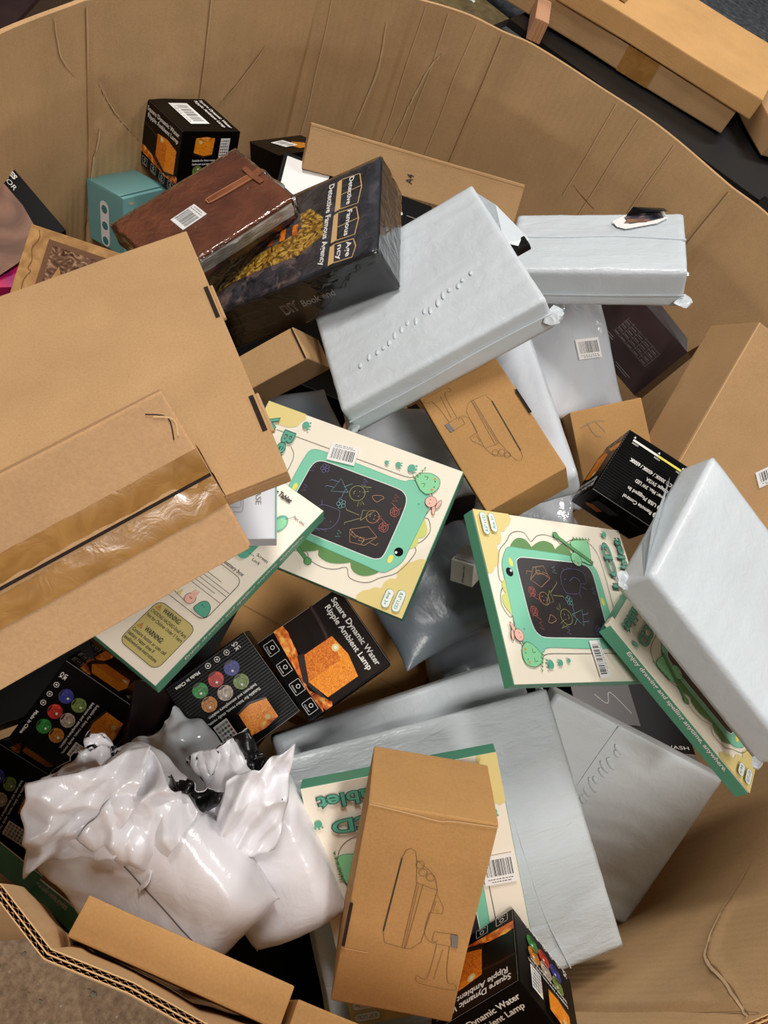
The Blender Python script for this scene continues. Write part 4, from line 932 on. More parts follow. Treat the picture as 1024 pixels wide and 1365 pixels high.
# --- brown notebook ---------------------------------------------------------
r, d = root_of('notebook', 'notebook', 'brown leather notebook in clear wrap with a strap and barcode sticker', 'notebook')
h = [x/2 for x in d]
def cover(z0, z1):
    bm = bmesh.new(); box_bm(bm, (-h[0], -h[1], z0), (h[0], h[1], z1))
    bmesh.ops.bevel(bm, geom=[e for e in bm.edges if abs(e.verts[0].co.z-e.verts[1].co.z) > .0005], offset=0.006, segments=4, affect='EDGES')
    bmesh.ops.bevel(bm, geom=bm.edges[:], offset=0.0009, segments=2, affect='EDGES'); return bm
bm_obj('cover', cover(h[2]-.0035, h[2]), MT['leather'], r); bm_obj('back_cover', cover(-h[2], -h[2]+.0035), MT['leather'], r)
slab('spine', (-h[0], h[1]-.003, -h[2]+.001), (h[0], h[1], h[2]-.001), MT['leather'], r, .001)
v = []; f = []
for i in range(14):                                       # leaves in uneven bundles
    z0 = -h[2]+.0036+i*(d[2]-.0072)/14; z1 = z0+(d[2]-.0072)/14*0.9; e = RNG.random()*0.0012
    b0 = len(v); x0, y0, x1, y1 = -h[0]+.005, -h[1]+.0035+e, h[0]-.005-e, h[1]-.004
    v += [(x0, y0, z0), (x1, y0, z0), (x1, y1, z0), (x0, y1, z0), (x0, y0, z1), (x1, y0, z1), (x1, y1, z1), (x0, y1, z1)]
    f += [tuple(b0+k for k in q) for q in ((0, 3, 2, 1), (4, 5, 6, 7), (0, 1, 5, 4), (1, 2, 6, 5), (2, 3, 7, 6), (3, 0, 4, 7))]
py_obj('page_block', v, f, MT['pages'], r)
P = Print(r, d, 'z+', 0.0)
def ribbon(P, pts, wd, z, t, mat, name):
    q = [P.xy(p) for p in pts]; q = catmull(q, 4); bm = bmesh.new(); rows = []
    for i, p in enumerate(q):
        a = Vector(q[max(i-1, 0)]); b = Vector(q[min(i+1, len(q)-1)]); tt = (b-a).normalized(); n_ = Vector((-tt.y, tt.x))*wd/2
        rows.append([bm.verts.new(P.P(*(Vector(p)+s_*n_), zz_)) for s_, zz_ in ((1, z), (1, z+t), (-1, z+t), (-1, z))])
    for a, b in zip(rows[:-1], rows[1:]):
        for k in range(4): bm.faces.new((a[k], a[(k+1) % 4], b[(k+1) % 4], b[k]))
    bm.faces.new(rows[0]); bm.faces.new(rows[-1][::-1]); return bm_obj(name, bm, mat, P.root)
s1 = ribbon(P, [(1.0, .55), (.92, .55), (.80, .555), (.70, .56), (.58, .572)], 0.013, 0.0002, 0.0016, MT['leather2'], 'strap')
ribbon(P, [(.93, .40), (.925, .50), (.925, .60), (.93, .70)], 0.008, 0.0016, 0.0012, MT['leather2'], 'strap_loop')
P.off = 0.0020; P.stroke([(.90, .52), (.60, .535), (.572, .57), (.60, .605), (.90, .585)], 0.0016, 'stitch', True); P.done('strap_stitching')
P = Print(r, d, 'z+', 0.0008); P.barcode((.403, .533), 0.030, 0.040, 1.62, seed=21, text=True); P.done('barcode_sticker')
def film_shell(r, d, grow, amp, seed=0, ends=0.02):
    bm = bmesh.new(); hh = [x/2+grow for x in d]; box_bm(bm, [-x for x in hh], hh)
    bmesh.ops.bevel(bm, geom=bm.edges[:], offset=grow*1.3, segments=2, affect='EDGES')
    bmesh.ops.subdivide_edges(bm, edges=[e for e in bm.edges if e.calc_length() > .02], cuts=26, use_grid_fill=True)
    for v_ in bm.verts:
        p = v_.co; q = Vector((p.x*22+seed, p.y*60, p.z*40)); ed = max(abs(p.x)/hh[0], abs(p.y)/hh[1])**6
        v_.co = p + p.normalized()*abs(noise.noise(q))*amp*(0.35+1.6*ed)
    return bm_obj('shrink_wrap', bm, MT['film'], r, smooth=True)
film_shell(r, d, 0.0016, 0.0028, 3); settle(r, d)

# --- puzzle house box ("Detective Famous Agency") ----------------------------
r, d = root_of('detective', 'puzzle_box', 'shrink-wrapped black box with a golden town picture, under the brown notebook', 'box')
soft_box('carton_body', d, MT['charcoal'], r, bevel=0.0010, sag=0.0003)
P = Print(r, d, 'z+'); P.rect(.0, .0, 1, 1, 'slate'); P.done('cover_print')
P.poly([(.0, .02), (.30, .0), (.60, .0), (.66, .25), (.64, .70), (.50, .75), (.0, .60)], 'village')
P.poly([(.10, .20), (.19, .26), (.34, .28), (.58, .27), (.71, .38), (.70, .58), (.62, .74), (.56, .72), (.58, .56), (.50, .50), (.30, .46), (.18, .38)], 'gold')
for i in range(7): x = .16+.065*i; P.poly([(x, .06), (x+.045, .065), (x+.045, .20), (x+.02, .245), (x, .20)], 'slate' if i % 2 else 'village')
for i in range(5): x = .25+.07*i; P.poly([(x, .50), (x+.03, .50), (x+.03, .62), (x, .62)], 'amber_dark')
P.done('town_picture')
for (y0, y1, x0) in ((.575, .91, .765), (.25, .54, .76), (.03, .215, .755)):
    P.poly([(x0, y0), (x0+.030, y0+.01), (x0+.026, y1+.015), (x0+.002, y1)], 'tan_ink')
    P.stroke([(x0+.03, y0+.01), (x0+.125, y0-.005), (x0+.14, (y0+y1)/2), (x0+.125, y1-.01), (x0+.028, y1+.01)], 0.0016, 'tan_ink')
    if y1-y0 > .2: P.stroke([(x0+.03, (y0+y1)/2), (x0+.14, (y0+y1)/2+.01)], 0.0014, 'tan_ink')
P.done('plaques')
P.text('Detective', (.835, .90), (.828, .60), 0.0070, 'white_ink', 0.02); P.text('Famous', (.838, .53), (.828, .27), 0.0070, 'white_ink', 0.02); P.text('Age', (.845, .20), (.845, .05), 0.0070, 'white_ink', 0.02); P.text('ncy', (.80, .20), (.80, .05), 0.0070, 'white_ink', 0.02)
P.text('Detective Famous Agency', (.722, .91), (.710, .06), 0.0078, 'white_ink', 0.02); P.done('title_lettering')
P = Print(r, d, 'y-'); P.text('DIY', (.443, .36), (.53, .38), 0.015, 'paper_grey', 0.05); P.text('DIY', (.447, .39), (.526, .41), 0.012, 'charcoal', 0.0); P.text('Book end', (.548, .40), (.721, .40), 0.0105, 'paper_grey', 0.01)
for i in range(3): P.text('Detective Famous Agency', (.15, .72-.22*i), (.38, .70-.22*i), 0.0026, 'grey_ink')
P.done('spine_lettering')
P = Print(r, d, 'x+'); P.rect(.05, .05, .95, .95, 'slate'); P.done('end_print')
film_shell(r, d, 0.0014, 0.0012, 9); settle(r, d)

# --- teal box, slim case box, small boxes -----------------------------------
r, d = root_of('teal', 'product_box', 'teal cardboard box with round icons in front of the far left wall', 'box')
soft_box('carton_body', d, MT['teal'], r, bevel=0.0012, sag=0.0005)
P = Print(r, d, 'z+'); P.rrect(.36, -.0+.02, .60, .80, 0.014, 'paper')
for y in (.66, .38, .12): P.disc((.48, y), 0.0068, 'teal_dark'); P.stroke([(.44, y-.02), (.52, y-.02), (.52, y+.03), (.44, y+.03), (.44, y-.02)], 0.0008, 'teal')
P.done('icon_strip')
P = Print(r, d, 'x+'); P.stroke([(.13, .93), (.13, .89), (.21, .89), (.21, .93)], 0.0016, 'tan_ink'); P.disc((.17, .90), 0.0022, 'tan_ink'); P.done('gold_mark')
P = Print(r, d, 'y+', 0); a = P.P(.004*P.w, .0, 0); b = P.P(.93*P.w, P.h, 0.0018); slab('lid', [min(p, q) for p, q in zip(a, b)], [max(p, q) for p, q in zip(a, b)], MT['teal'], r, 0.0006)
P = Print(r, d, 'y+', 0.0021); P.stroke([(.93, .0), (.93, 1)], 0.0012, 'slot'); P.done('lid_gap')
settle(r, d)
r, d = root_of('case', 'case_box', 'slim pale grey box marked CASE with a teal corner, beside the taped carton', 'box')
soft_box('carton_body', d, MT['paper_grey'], r, bevel=0.0008, sag=0.0003)
P = Print(r, d, 'z+'); P.rect(.86, .56, 1.0, .72, 'teal_sticker'); P.stroke([(.992, .0), (.992, .6)], 0.0012, 'teal_sticker'); P.text('PHONE CASE', (.79, .92), (.80, .365), 0.0055, 'grey_ink'); P.rrect(.50, .28, .68, .50, 0.003, None, 0.0005, 'grey_ink'); P.rrect(.55, .33, .66, .45, 0.002, None, 0.0004, 'grey_ink'); P.done('print'); settle(r, d)
r, d = root_of('whiteSm', 'small_box', 'tiny white box peeping out left of the right-hand tablet box', 'box')
soft_box('carton_body', d, MT['paper'], r, bevel=0.0006, sag=0.0003)
P = Print(r, d, 'z+'); P.text('LED Reading Light', (.62, .12), (.62, .88), 0.0022, 'ink', 0.02); P.done('lettering')
P = Print(r, d, 'y+'); P.rect(.05, .1, .95, .9, 'paper_grey'); P.done('top_print'); settle(r, d)
r, d = root_of('bookwood', 'framed_puzzle_box', 'box printed as a carved wooden frame round an old painting, left edge', 'box')
soft_box('carton_body', d, MT['wood'], r, bevel=0.0010, sag=0.0003)
P = Print(r, d, 'z+'); P.rect(.16, .12, .93, .92, 'frame_dark'); P.rect(.20, .17, .89, .875, 'wood_dark'); P.done('painting_print')
P.stroke([(.07, .97), (.09, .90), (.06, .80), (.085, .70), (.075, .62), (.10, .60), (.07, .50), (.08, .3), (.06, .1)], 0.0009, 'frame_dark', True); P.done('carved_line')
for i in range(6): P.poly([(.26+.1*i, .35), (.32+.1*i, .38+.03*(i % 2)), (.34+.1*i, .60), (.29+.1*i, .72-.05*(i % 3)), (.25+.1*i, .55)], 'tan_ink' if i % 2 else 'wood')
P.done('figure_print'); settle(r, d)
r, d = root_of('protector', 'screen_protector_box', 'black box lettered Screen Protector at the upper left edge', 'box')
soft_box('carton_body', d, MT['blackf'], r, bevel=0.0008, sag=0.0003)
P = Print(r, d, 'z+'); P.poly([(.0, .02), (1, .02), (1, .60), (.85, .80), (.7, .84), (.30, .84), (0, .84)], 'photo_brown'); P.poly([(.2, .1), (.55, .1), (.55, .72), (.2, .72)], 'paper_grey'); P.poly([(.22, .13), (.53, .13), (.53, .70), (.22, .70)], 'screen'); P.done('photo')
P.text('PAPER FEEL SERIES', (.05, .935), (.53, .935), 0.0062, 'white_ink', 0.04); P.text('SCREEN PROTECTOR', (.0, .868), (.59, .868), 0.0062, 'white_ink', 0.0); P.done('lettering'); settle(r, d)
r, d = root_of('darkbox', 'product_box', 'dark maroon box with pale specification table, torn open at its right end', 'box')
bm = bmesh.new(); h = [x/2 for x in d]; box_bm(bm, [-x for x in h], h)
bm.faces.ensure_lookup_table()
bmesh.ops.delete(bm, geom=[f for f in bm.faces if f.normal.x > .9], context='FACES')
bm_obj('carton_body', bm, MT['maroon'], r)
slab('inner_tray', (-h[0]+.003, -h[1]+.003, -h[2]+.003), (h[0]-.02, h[1]-.003, h[2]-.004), MT['blackf'], r)
bm = bmesh.new(); vs = [bm.verts.new(q) for q in ((h[0]-.001, -h[1], h[2]), (h[0]-.001, h[1]*.9, h[2]), (h[0]+.022, h[1]*.8, h[2]-.012), (h[0]+.014, -h[1]*.8, h[2]-.018))]; bm.faces.new(vs)
bmesh.ops.solidify(bm, geom=bm.faces[:], thickness=0.001); bm_obj('open_flap', bm, MT['maroon'], r)
bm = bmesh.new(); vs = [bm.verts.new(q) for q in ((h[0], -h[1], -h[2]), (h[0], -h[1], h[2]), (h[0]+.020, -h[1]-.002, h[2]-.01), (h[0]+.016, -h[1]+.003, -h[2]+.02))]; bm.faces.new(vs)
bmesh.ops.solidify(bm, geom=bm.faces[:], thickness=0.001); bm_obj('side_flap', bm, MT['maroon_red'], r)
P = Print(r, d, 'z+')
for i in range(5): P.stroke([(.40+.07*i, .13), (.41+.065*i, .53)], 0.0004, 'grey_ink')
for y in (.13, .22, .30, .38, .46, .53): P.stroke([(.40, y), (.70, y)], 0.0004, 'grey_ink')
for i in range(4):
    for y in (.15, .24, .32, .40, .48): P.stroke([(.425+.07*i, y), (.425+.07*i, y+.05)], 0.0009, 'grey_ink')
for x, y0, y1 in ((.33, .49, .58), (.30, .48, .60), (.12, .14, .32), (.09, .16, .30)): P.stroke([(x, y0), (x, y1)], 0.0010, 'grey_ink')
P.done('specification_table')
P = Print(r, d, 'y-'); P.stroke([(0, .96), (1, .96)], 0.0012, 'maroon_red'); P.done('edge_line'); settle(r, d)

# --- grey wrapped parcels ----------------------------------------------------
def parcel_mesh(d, rad=0.006, step=0.0055, amp=0.0014, seed=0, dirv=(1, 3.5, 1), bulge=0.0008, corner=0.0):
    h = [x/2 for x in d]; n = [max(3, int(x/step)) for x in d]; V = {}; verts = []; faces = []
    def vid(i, j, k):
        key = (i, j, k)
        if key not in V:
            p = Vector((-h[0]+d[0]*i/n[0], -h[1]+d[1]*j/n[1], -h[2]+d[2]*k/n[2])); rd = min(rad, min(h)*0.8)
            c = Vector([max(-(h[a]-rd), min(h[a]-rd, p[a])) for a in range(3)]); e = p-c
            nn = e.normalized() if e.length > 1e-9 else Vector((0, 0, 1)); q = c+nn*rd
            u = [p[a]/h[a] for a in range(3)]
            q += nn*bulge*(1-abs(u[0])**3)*(1-abs(u[1])**3)*(abs(u[2]) > .99)
            s = Vector((seed*3.7, seed*1.3, seed*5.1))
            w = 1-abs(noise.noise(Vector([q[a]*dirv[a]*11 for a in range(3)])+s))*2.6
            w2 = 1-abs(noise.noise(Vector([q[a]*dirv[(a+1) % 3]*26 for a in range(3)])+s))*2
            ed = 0.75-0.45*(max(abs(u[0]), abs(u[1])) > .97)
            q += nn*(w*amp+w2*amp*0.45)*ed
            if corner:
                cc = abs(u[0])*abs(u[1])
                if cc > .80: q += Vector((u[0], u[1], -0.3))*corner*(cc-.80)*5
            V[key] = len(verts); verts.append(q)
        return V[key]
    for ax in range(3):
        a, b = (ax+1) % 3, (ax+2) % 3
        for side in (0, n[ax]):
            for i in range(n[a]):
                for j in range(n[b]):
                    q = []
                    for di, dj in ((0, 0), (1, 0), (1, 1), (0, 1)):
                        k = [0, 0, 0]; k[ax] = side; k[a] = i+di; k[b] = j+dj; q.append(vid(*k))
                    faces.append(tuple(q if side else q[::-1]))
    return verts, faces
def ear(r, d, cx, cy, cz, size, seed, mat='gray', name='folded_corner', squash=0.45, ang=0.0):
    """the folded gusset of film left at a parcel corner: a few creased facets running out to a blunt tip"""
    bm = bmesh.new(); dirn = Vector((math.cos(ang), math.sin(ang), -.25)).normalized(); side = Vector((-math.sin(ang), math.cos(ang), 0)); up = dirn.cross(side)
    rr_ = random.Random(seed); nr_, nc_ = 7, 12; rows = []
    for i_ in range(nr_):
        t = i_/(nr_-1); w = size*(.85-.45*t*t); th = size*squash*(.75-.35*t); row = []
        for k in range(nc_):
            a_ = 2*math.pi*k/nc_; fold = 1+.28*(1 if k % 3 == 0 else -.35)*(0.3+t)
            q = dirn*(-size*.35+t*size*1.15+rr_.uniform(-.05, .05)*size) + side*(math.cos(a_)*w*fold) + up*(math.sin(a_)*th*fold)
            row.append(bm.verts.new(q+Vector([rr_.uniform(-.04, .04)*size for _ in range(3)])+Vector((cx, cy, cz))))
        rows.append(row)
    for A_, B_ in zip(rows[:-1], rows[1:]):
        for k in range(nc_): bm.faces.new((A_[k], A_[(k+1) % nc_], B_[(k+1) % nc_], B_[k]))
    bm.faces.new(rows[0][::-1]); bm.faces.new(rows[-1])
    bmesh.ops.recalc_face_normals(bm, faces=bm.faces[:])
    return bm_obj(name, bm, MT[mat], r)
def parcel(key, label, mat='gray', group='grey wrapped parcels', ears=(), seams=(), **kw):
    r, d = root_of(key, 'grey_parcel', label, 'parcel', group); h = [x/2 for x in d]
    v, f = parcel_mesh(d, **kw); py_obj('poly_wrap', v, f, MT[mat], r, smooth=True)
    for i, (sx, sy, sz, size, ang) in enumerate(ears): ear(r, d, sx*h[0], sy*h[1], sz*h[2], size*.72, i*2.3+len(key), 'gray_fold', ang=ang)
    for fc, pts, w in seams:                             # the overlap of the film: a raised welt with a shadow line
        P = Print(r, d, fc, 0.0); q = ribbon(P, pts, w, 0.0006, 0.0022, MT[mat], 'film_seam')
    return r, d
def dimples(r, d, face, a, b, n, w, mat):
    P = Print(r, d, face, 0.0); bm = bmesh.new()
    for i in range(n):
        t = (i+.5)/n; x = a[0]+(b[0]-a[0])*t+RNG.uniform(-.010, .010); y = a[1]+(b[1]-a[1])*t+RNG.uniform(-.016, .016); cx, cy = P.xy((x, y)); p = P.P(cx, cy, 0.0022)
        e = (Vector(P.xy(b))-Vector(P.xy(a))).normalized(); M_ = Matrix.Translation(p) @ Matrix.Rotation(math.atan2(e.y, e.x)+1.1, 4, 'Z') @ Matrix.Diagonal((w*RNG.uniform(.45, 1.2), w*.30, .0009, 1))
        bmesh.ops.create_icosphere(bm, subdivisions=2, radius=1.0, matrix=M_)
    return bm_obj('heat_seal_ridges', bm, MT[mat], r, smooth=True)

r, d = parcel('parcel_center', 'large flat grey poly parcel lying over the middle of the pile', 'gray', ears=[(1.0, -1.0, -.2, .020, -.9), (-1.0, -1.0, -.5, .012, -2.2)], seed=1, rad=.0026, amp=.0011,
              seams=[('y-', [(0, .52), (.35, .50), (.7, .55), (1, .50)], .0012)])
dimples(r, d, 'z+', (.14, .20), (.80, .37), 17, .0075, 'gray')
bm = bmesh.new(); vs = [bm.verts.new(Vector(q)) for q in ((d[0]/2-.002, d[1]/2-.004, d[2]/2-.006), (d[0]/2+.014, d[1]/2-.045, d[2]/2-.016), (d[0]/2+.030, d[1]/2-.105, -d[2]/2-.002), (d[0]/2+.018, d[1]/2-.118, -d[2]/2), (d[0]/2-.002, d[1]/2-.12, 0))]; bm.faces.new(vs)
bmesh.ops.solidify(bm, geom=bm.faces[:], thickness=0.0008); bm_obj('loose_film_flap', bm, MT['gray'], r)
slab('torn_black_lining', (d[0]/2+.006, d[1]/2-.125, -d[2]/2-.004), (d[0]/2+.026, d[1]/2-.104, -d[2]/2+.006), MT['film_black'], r, .002); settle(r, d)
r, d = parcel('parcel_torn', 'grey parcel at the upper right with its wrap torn open on top', 'gray2', ears=[(1.0, -1.0, -.6, .020, -.6), (1.02, -.35, -.2, .010, 0.1)], seed=2, rad=.005, amp=.0016, dirv=(.6, 3, 3),
              seams=[('z+', [(.0, .56), (.3, .54), (.6, .56), (1, .50)], .0025), ('y-', [(0, .35), (.5, .33), (1, .36)], .002)])
P = Print(r, d, 'z+', 0.0046); P.poly([(.58, .80), (.655, .92), (.71, 1.0), (.88, .985), (.90, .86), (.84, .76), (.66, .66), (.61, .70)], 'paper'); P.done('torn_edge')
P.off = .0052; P.poly([(.65, .86), (.70, .985), (.86, .97), (.88, .86), (.80, .80), (.68, .75)], 'village'); P.poly([(.65, .76), (.67, .84), (.80, .83), (.78, .78)], 'photo_brown'); P.done('contents_showing')
bm = bmesh.new(); P = Print(r, d, 'z+', 0.005); vs = [bm.verts.new(P.P(*P.xy(a), z)) for a, z in (((.66, .88), .002), ((.70, 1.02), .004), ((.88, 1.0), .003), ((.895, .88), .008), ((.78, .90), .006))]; bm.faces.new(vs); bmesh.ops.solidify(bm, geom=bm.faces[:], thickness=.0006)
bm_obj('torn_film_flap', bm, MT['film_black'], r); settle(r, d)
r, d = parcel('parcel_sticker', 'glossy grey parcel bearing a small white barcode sticker, under the torn parcel', 'gray_gloss', seed=3, rad=.008, amp=.0034, step=.005, dirv=(2, 1, 1), bulge=.004)
P = Print(r, d, 'z+', .0065); P.barcode((.735, .47), .055, .032, -.02, seed=31); P.done('barcode_sticker'); settle(r, d)
r, d = parcel('parcel_gloss', 'narrow glossy grey parcel between the tool carton and the stickered parcel', 'gray_gloss', seed=4, rad=.010, amp=.0026, step=.005, dirv=(3, .7, 1), bulge=.004); settle(r, d)
r, d = parcel('parcelR', 'big smooth grey parcel at the right edge, over a tablet box', 'gray', seed=5, rad=.0026, amp=.0010, dirv=(3, .5, 1), ears=[(-1.0, -.96, -.55, .014, -2.4), (.98, -1.0, -.9, .012, -1.2)]); 
P = Print(r, d, 'x-', 0); v = [P.P(*P.xy(a), z) for a, z in (((.9, .02), .004), ((.55, .35), .012), ((.1, .85), .010), ((.0, .8), .003), ((.25, .30), .004), ((.8, .0), .0))]
bm = bmesh.new(); bm.faces.new([bm.verts.new(q) for q in v]); bmesh.ops.solidify(bm, geom=bm.faces[:], thickness=.0012); bm_obj('end_flap', bm, MT['gray'], r); settle(r, d)
r, d = parcel('parcelM', 'largest grey parcel at the bottom, beneath the upside-down tablet box', 'gray2', seed=6, rad=.0026, amp=.0019, dirv=(1, 2.5, 1), ears=[(1.0, -1.0, -.3, .017, -.8), (1.0, 1.0, .2, .009, 1.3)],
              seams=[('z+', [(.735, .55), (.74, .40), (.75, .2), (.79, .0)], .0010)])
settle(r, d)
r, d = parcel('parcelN', 'grey parcel right of the largest one, row of heat-seal ridges across it', 'gray', seed=7, rad=.003, amp=.0012, ears=[(1.0, 1.0, -.2, .008, .8)], seams=[('z+', [(.36, 1.0), (.35, .8), (.345, .605)], .0016)])
dimples(r, d, 'z+', (.43, .90), (.40, .42), 15, .0105, 'gray'); settle(r, d)
r, d = parcel('parcelU', 'grey parcel with only its upper edge showing under the lamp boxes', 'gray', seed=8, rad=.005, amp=.0014); settle(r, d)
# --- inflated mailer bags: a small cloth solver grows their folds -------------
def inflate(L, W, ny, nx, seed, press=1.0, steps=70, inner=9, taper=0.0, open_end=0.22, crumple=0.3, thick=0.09, squeeze=1.0):
    rs = np.random.RandomState(seed)
    u = np.linspace(-1, 1, nx); t = np.linspace(0, 1, ny)
    X = np.zeros((2, ny, nx, 3)); X[..., 0] = u[None, None, :]*W/2*(1-taper*t[None, :, None]); X[..., 1] = (t[None, :, None]-.5)*L
    sgn = np.array([1, -1])[:, None, None]
    prof = (1-u[None, None, :]**2)**.5*np.minimum(1, t[None, :, None]*8)**.5*np.minimum(1, (1.02-t[None, :, None])*3)
    X[..., 2] = sgn*prof*0.008 + rs.randn(2, ny, nx)*0.0008
    X[..., 0] *= squeeze; X[..., 1] *= (squeeze+1)/2
    for q in range(2):
        for i in range(ny):
            for j in range(nx): X[q, i, j, 2] += 0.010*noise.noise(Vector((u[j]*7+seed, t[i]*9, q*7.7)))*(0.25+t[i])*(1 if squeeze < 1 else 0)
    X[1, :, 0] = X[0, :, 0]; X[1, :, -1] = X[0, :, -1]; X[1, 0] = X[0, 0]
    ids = np.arange(2*ny*nx).reshape(2, ny, nx).copy()
    ids[1, :, 0] = ids[0, :, 0]; ids[1, :, -1] = ids[0, :, -1]; ids[1, 0] = ids[0, 0]
    used, inv = np.unique(ids, return_inverse=True); inv = inv.reshape(ids.shape)
    P = X.reshape(-1, 3)[used]
    flat_ = np.zeros((2, ny, nx, 2)); flat_[..., 0] = u*W/2; flat_[..., 0] *= (1-taper*t[None, :, None]); flat_[..., 1] = (t[None, :, None]-.5)*L
    E = []; R = []
    for s in (0, 1):
        I = inv[s]; Q = flat_[s]
        for a, b in ((np.s_[:, :-1], np.s_[:, 1:]), (np.s_[:-1, :], np.s_[1:, :]), (np.s_[:-1, :-1], np.s_[1:, 1:]), (np.s_[:-1, 1:], np.s_[1:, :-1])):
            E.append(np.stack([I[a].ravel(), I[b].ravel()], 1)); R.append(np.linalg.norm(Q[a]-Q[b], axis=-1).ravel())
    E = np.concatenate(E); R = np.concatenate(R); n = len(P)
    val = np.bincount(E.ravel(), minlength=n)[:, None]
    F = []
    for s in (0, 1):
        I = inv[s]; q = np.stack([I[:-1, :-1], I[:-1, 1:], I[1:, 1:], I[1:, :-1]], -1).reshape(-1, 4); F.append(q if s == 0 else q[:, ::-1])
    F = np.concatenate(F); vel = np.zeros_like(P)
    yy = np.zeros(n); yy[inv.ravel()] = np.broadcast_to(t[None, :, None], inv.shape).ravel()
    pw = np.clip((1-open_end-yy)/0.10+0.5, 0.0, 1)[:, None]
    push = np.zeros_like(P); topm = (yy > 1-open_end-0.05)
    kx = np.array([[noise.noise(Vector((p[0]*28+seed, p[1]*34, p[2]*60))), noise.noise(Vector((p[0]*26, p[1]*30+9+seed, p[2]*60))), noise.noise(Vector((p[0]*30+4, p[1]*30, seed+p[2]*60)))] for p in P])
    push[topm] = kx[topm]*crumple
    for st in range(steps):
        a, b, c, e = (P[F[:, i]] for i in range(4)); nf = np.cross(c-a, e-b)*0.5
        nv = np.zeros_like(P)
        for i in range(4):
            for k in range(3): nv[:, k] += np.bincount(F[:, i], nf[:, k], minlength=n)
        nl = np.linalg.norm(nv, axis=1)[:, None]+1e-12
        old = P.copy()
        vel = vel*0.86 + (nv/nl)*pw*0.0007*press + push*0.0007
        P = P+vel
        P[:, 2] = np.clip(P[:, 2], -thick/2, thick/2)       # held between its neighbours
        for it in range(inner):
            dlt = P[E[:, 0]]-P[E[:, 1]]; ln = np.linalg.norm(dlt, axis=1)+1e-12; C_ = (ln-R)
            C_ = np.where(C_ > 0, C_, C_*0.30); g = (dlt/ln[:, None])*C_[:, None]*0.5
            acc = np.zeros_like(P)
            for k in range(3): acc[:, k] = np.bincount(E[:, 1], g[:, k], minlength=n)-np.bincount(E[:, 0], g[:, k], minlength=n)
            P = P+acc/val*1.7
        vel = np.clip(P-old, -.006, .006)
    return P, F, inv, yy

def mailer_bag(name, label, center, yaxis, xhint, size, mat, seed, ny=62, nx=44, scale=None, fold=0.0, seam=False, **kw):
    L, W = size
    P, F, inv, yy = inflate(L, W, ny, nx, seed, **kw)
    P = P-(P.max(0)+P.min(0))/2
    if scale is not None:
        ext = P.max(0)-P.min(0); P = P*np.array([scale[i]/ext[i] if scale[i] else 1.0 for i in range(3)])
    if fold:                                              # sharp little folds, strongest towards the gathered mouth
        a, b, c, e = (P[F[:, i]] for i in range(4)); nf = np.cross(c-a, e-b); nv = np.zeros_like(P)
        for i in range(4):
            for k in range(3): nv[:, k] += np.bincount(F[:, i], nf[:, k], minlength=len(P))
        nv /= np.linalg.norm(nv, axis=1)[:, None]+1e-12
        for i, p in enumerate(P):
            wt = 0.10+min(1.0, max(0.0, yy[i]-.42)*3.2)
            wx = noise.noise(Vector((p[0]*9+seed, p[1]*9, p[2]*9)))*1.1; f_ = 0.0
            for (ux, uy, uz, fr, ph) in ((.95, .30, .2, 15, 0), (.45, -.9, .3, 12, .37), (.80, .55, -.4, 25, .7), (-.35, .92, .5, 31, .15), (.9, -.5, .1, 44, .5)):
                a_ = (p[0]*ux+p[1]*uy+p[2]*uz)*fr+ph+wx*(1 if fr < 20 else 1.6)+seed*.31
                m_ = max(0.0, noise.noise(Vector((p[0]*14+fr, p[1]*14, p[2]*14+seed)))+.35)
                f_ += (abs((a_ % 1.0)-.5)*4-1)*m_*(15.0/fr)
            P[i] += nv[i]*f_*fold*wt
    Y = Vector(yaxis).normalized(); Xv = Vector(xhint); Xv = (Xv-Y*Xv.dot(Y)).normalized(); Z = Xv.cross(Y)
    q = Matrix((Xv, Y, Z)).transposed().to_quaternion()
    r = thing(name, label, 'bag', center, q, 'white mailer bags' if mat == 'white' else 'grey mailer bags')
    me = bpy.data.meshes.new('bag_skin'); me.from_pydata([tuple(p) for p in P], [], [tuple(int(i) for i in f) for f in F]); me.shade_smooth()
    o = mesh_obj('bag_skin', me, [MT[mat], MT['film_black']], r)
    md = o.modifiers.new('smooth', 'SUBSURF') if ny < 80 else None
    if md: md.levels = 1; md.render_levels = 1
    if mat in ('white',):                                  # black inside shows at the mouth
        sd = o.modifiers.new('lining', 'SOLIDIFY'); sd.thickness = 0.0006; sd.offset = -1; sd.material_offset = 1; sd.material_offset_rim = 0; sd.use_flip_normals = False
    if seam:                                              # the welded seam running down the back of the bag
        m_ = inv.shape[2]//2; row = [Vector(P[inv[0, k, m_]]) for k in range(1, int(inv.shape[1]*.62))]
        v = []; f = []
        for k, q_ in enumerate(row):
            for s_ in (-1, 1): v.append(q_+Vector((s_*.0006, 0, .0006)))
        for k in range(len(row)-1): f.append((2*k, 2*k+1, 2*k+3, 2*k+2))
        py_obj('weld_seam', v, f, MT['grey_ink'], r)
    return r, o, P, inv

